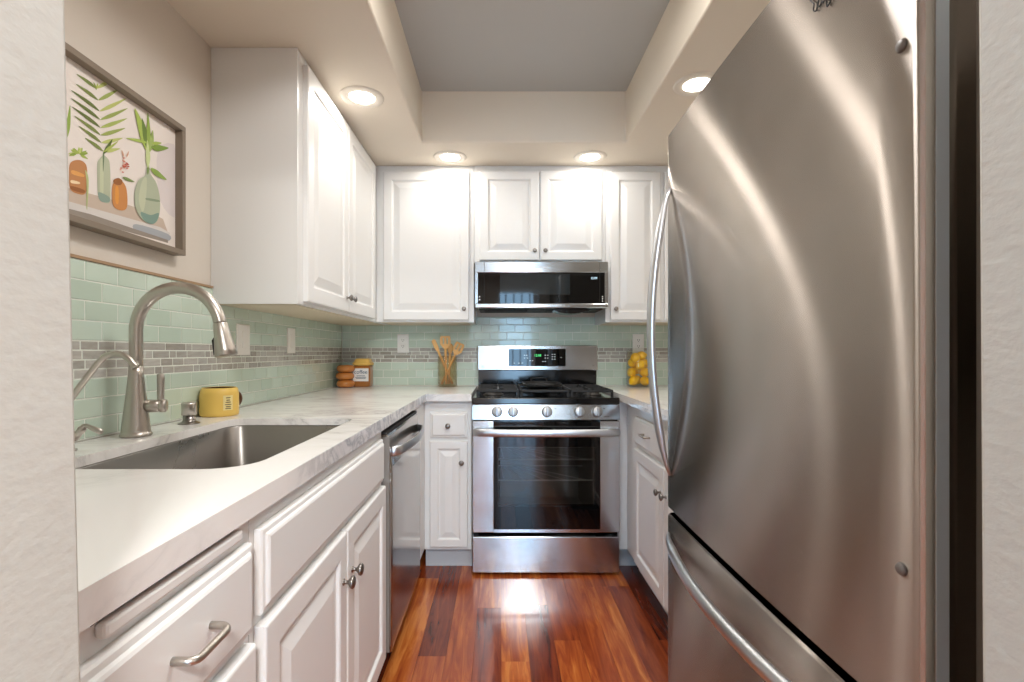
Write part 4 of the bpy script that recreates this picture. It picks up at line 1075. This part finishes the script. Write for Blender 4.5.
# jar vase left (amber) with succulent, and third plant half hidden
leaf('#8faa4e', (66, 140), (70, 105), 2.5)
for i in range(16):
    a = i*2.4; leaf(random.choice(['#a8b95a', '#8ea548', '#c3cc7c']), (78+2*math.cos(a), 154), (78+10*math.cos(a), 154-8*abs(math.sin(a))-3+(4 if i % 3 else 8)), 1.6)
shape("#bf8656", [(70, 163), (79, 160), (86, 165), (87, 178), (85.5, 193), (78, 194), (70, 189), (69, 175)])
shape('#e0a35c', [(72, 170), (83, 174), (83, 177), (72, 174)]); shape('#f3d9b0', [(71, 180), (79, 182), (79, 184), (71, 183)]); shape('#9a6136', [(71, 186), (84, 190), (83, 193), (72, 190)])
shape('#b9c28a', [(85, 170), (88.5, 180), (87, 208), (86, 205), (86.5, 185)])
# green bottle + palm
shape('#b5bba0', [(99, 159), (103, 155.5), (107, 158), (109.5, 164), (110.3, 186), (109.5, 202), (103, 202), (98, 197), (97, 178), (97, 164)])
shape('#c6cbab', [(100, 162), (103, 162), (103, 196), (100, 194)]); shape('#8fa294', [(98.5, 192), (109, 197), (109, 202), (102, 202), (98.5, 198)])
shape('#6e8060', [(102.5, 154), (104, 154), (103.2, 170), (102.6, 170)])
spine = smooth_path([(103.5, 155, 0), (100.5, 140, 0), (100, 125, 0), (99, 108, 0), (95.5, 86, 0)], 6)
for i in range(len(spine)-2, 1, -3):
    p = spine[i]; q_ = i/len(spine); ln = 10+20*math.sin(PI*min(1, .15+.8*(1-q_)))**.8*(1 if q_ < .75 else .75)
    c1 = random.choice(['#7d8a4c', '#8f9c58', '#69763e']); c2 = random.choice(['#bcc474', '#a9b765', '#9dab5e'])
    leaf(c1, (p.x, p.y), (p.x-ln*.98, p.y-ln*.72), 1.9); leaf(c2, (p.x, p.y), (p.x+ln*.92, p.y-ln*(.10+.5*q_)), 2.3)
leaf('#8c9c4a', (96, 90), (93, 82), 1.0); leaf('#b2bd5a', (96, 88), (97.5, 83), .9)
leaf('#5d6b33', (103, 154), (112, 139), 2.2); leaf('#aab85c', (103, 152), (118, 141), 1.6)
# orange bottle with blossoms
shape("#cb8a50", [(113, 183), (119, 179.5), (124, 184), (126.5, 192), (126.6, 207), (121, 210.5), (113, 206), (111.5, 192)])
shape('#e09a45', [(115, 187), (118, 188), (118, 203), (115, 202)]); shape('#9a6338', [(113, 180), (118, 178), (122, 181), (120, 185), (114, 184)])
for i in range(26):
    a = random.random()*6.28; q = random.random(); cx, cy = 124+5.5*q*math.cos(a), 165+7.5*q*math.sin(a)
    leaf(random.choice(['#c4685a', '#d98f7d', '#e6b3a0', '#b5533f']), (cx-1.2, cy), (cx+1.3, cy+.6), .9)
leaf('#7e9257', (122, 177), (134, 182), 1.8); leaf('#d9a78c', (123, 157), (121, 150), .8); leaf('#d9a78c', (126, 157), (128, 151), .8)
# big vase
shape('#b1b89f', [(146, 168), (149, 168), (150, 174), (156, 184), (159.4, 200), (158, 218), (152, 224), (142, 220), (135, 208), (134, 192), (138, 180), (145, 175)])
shape('#c1c6aa', [(141, 182), (146, 178), (145, 200), (142, 212), (138, 200)]); shape('#7f9a8e', [(140, 212), (150, 215), (158, 213), (156, 221), (151, 224), (143, 220)])
shape('#8b9a80', [(146, 198), (158, 200), (158, 202), (146, 200)])
shape('#7b8f4c', [(146.3, 172), (148, 172), (148.5, 150), (146, 135), (145, 136), (146.5, 150)])
for c_, a, b_, w in (('#a9bd5e', (147, 152), (134, 108), 4.2), ('#6d8440', (147, 150), (141, 118), 3.2), ('#93ab50', (148, 150), (147, 112), 2.2), ('#c8d39a', (147, 168), (146.5, 140), 2.6), ('#a0b46a', (149, 152), (152, 130), 2.6),
                     ('#a9bd5e', (147, 143), (125, 138), 1.8), ('#7f9a45', (150, 147), (168, 148), 3.6), ('#a9bd5e', (151, 143), (161, 143), 2.0), ('#8fa853', (150, 168), (166, 180), 3.0)):
    leaf(c_, a, b_, w)
art.build('print', [m for _, (i, m) in sorted(cols.items(), key=lambda q: q[1][0])], t, label='watercolour print of palm, flowers and vases')
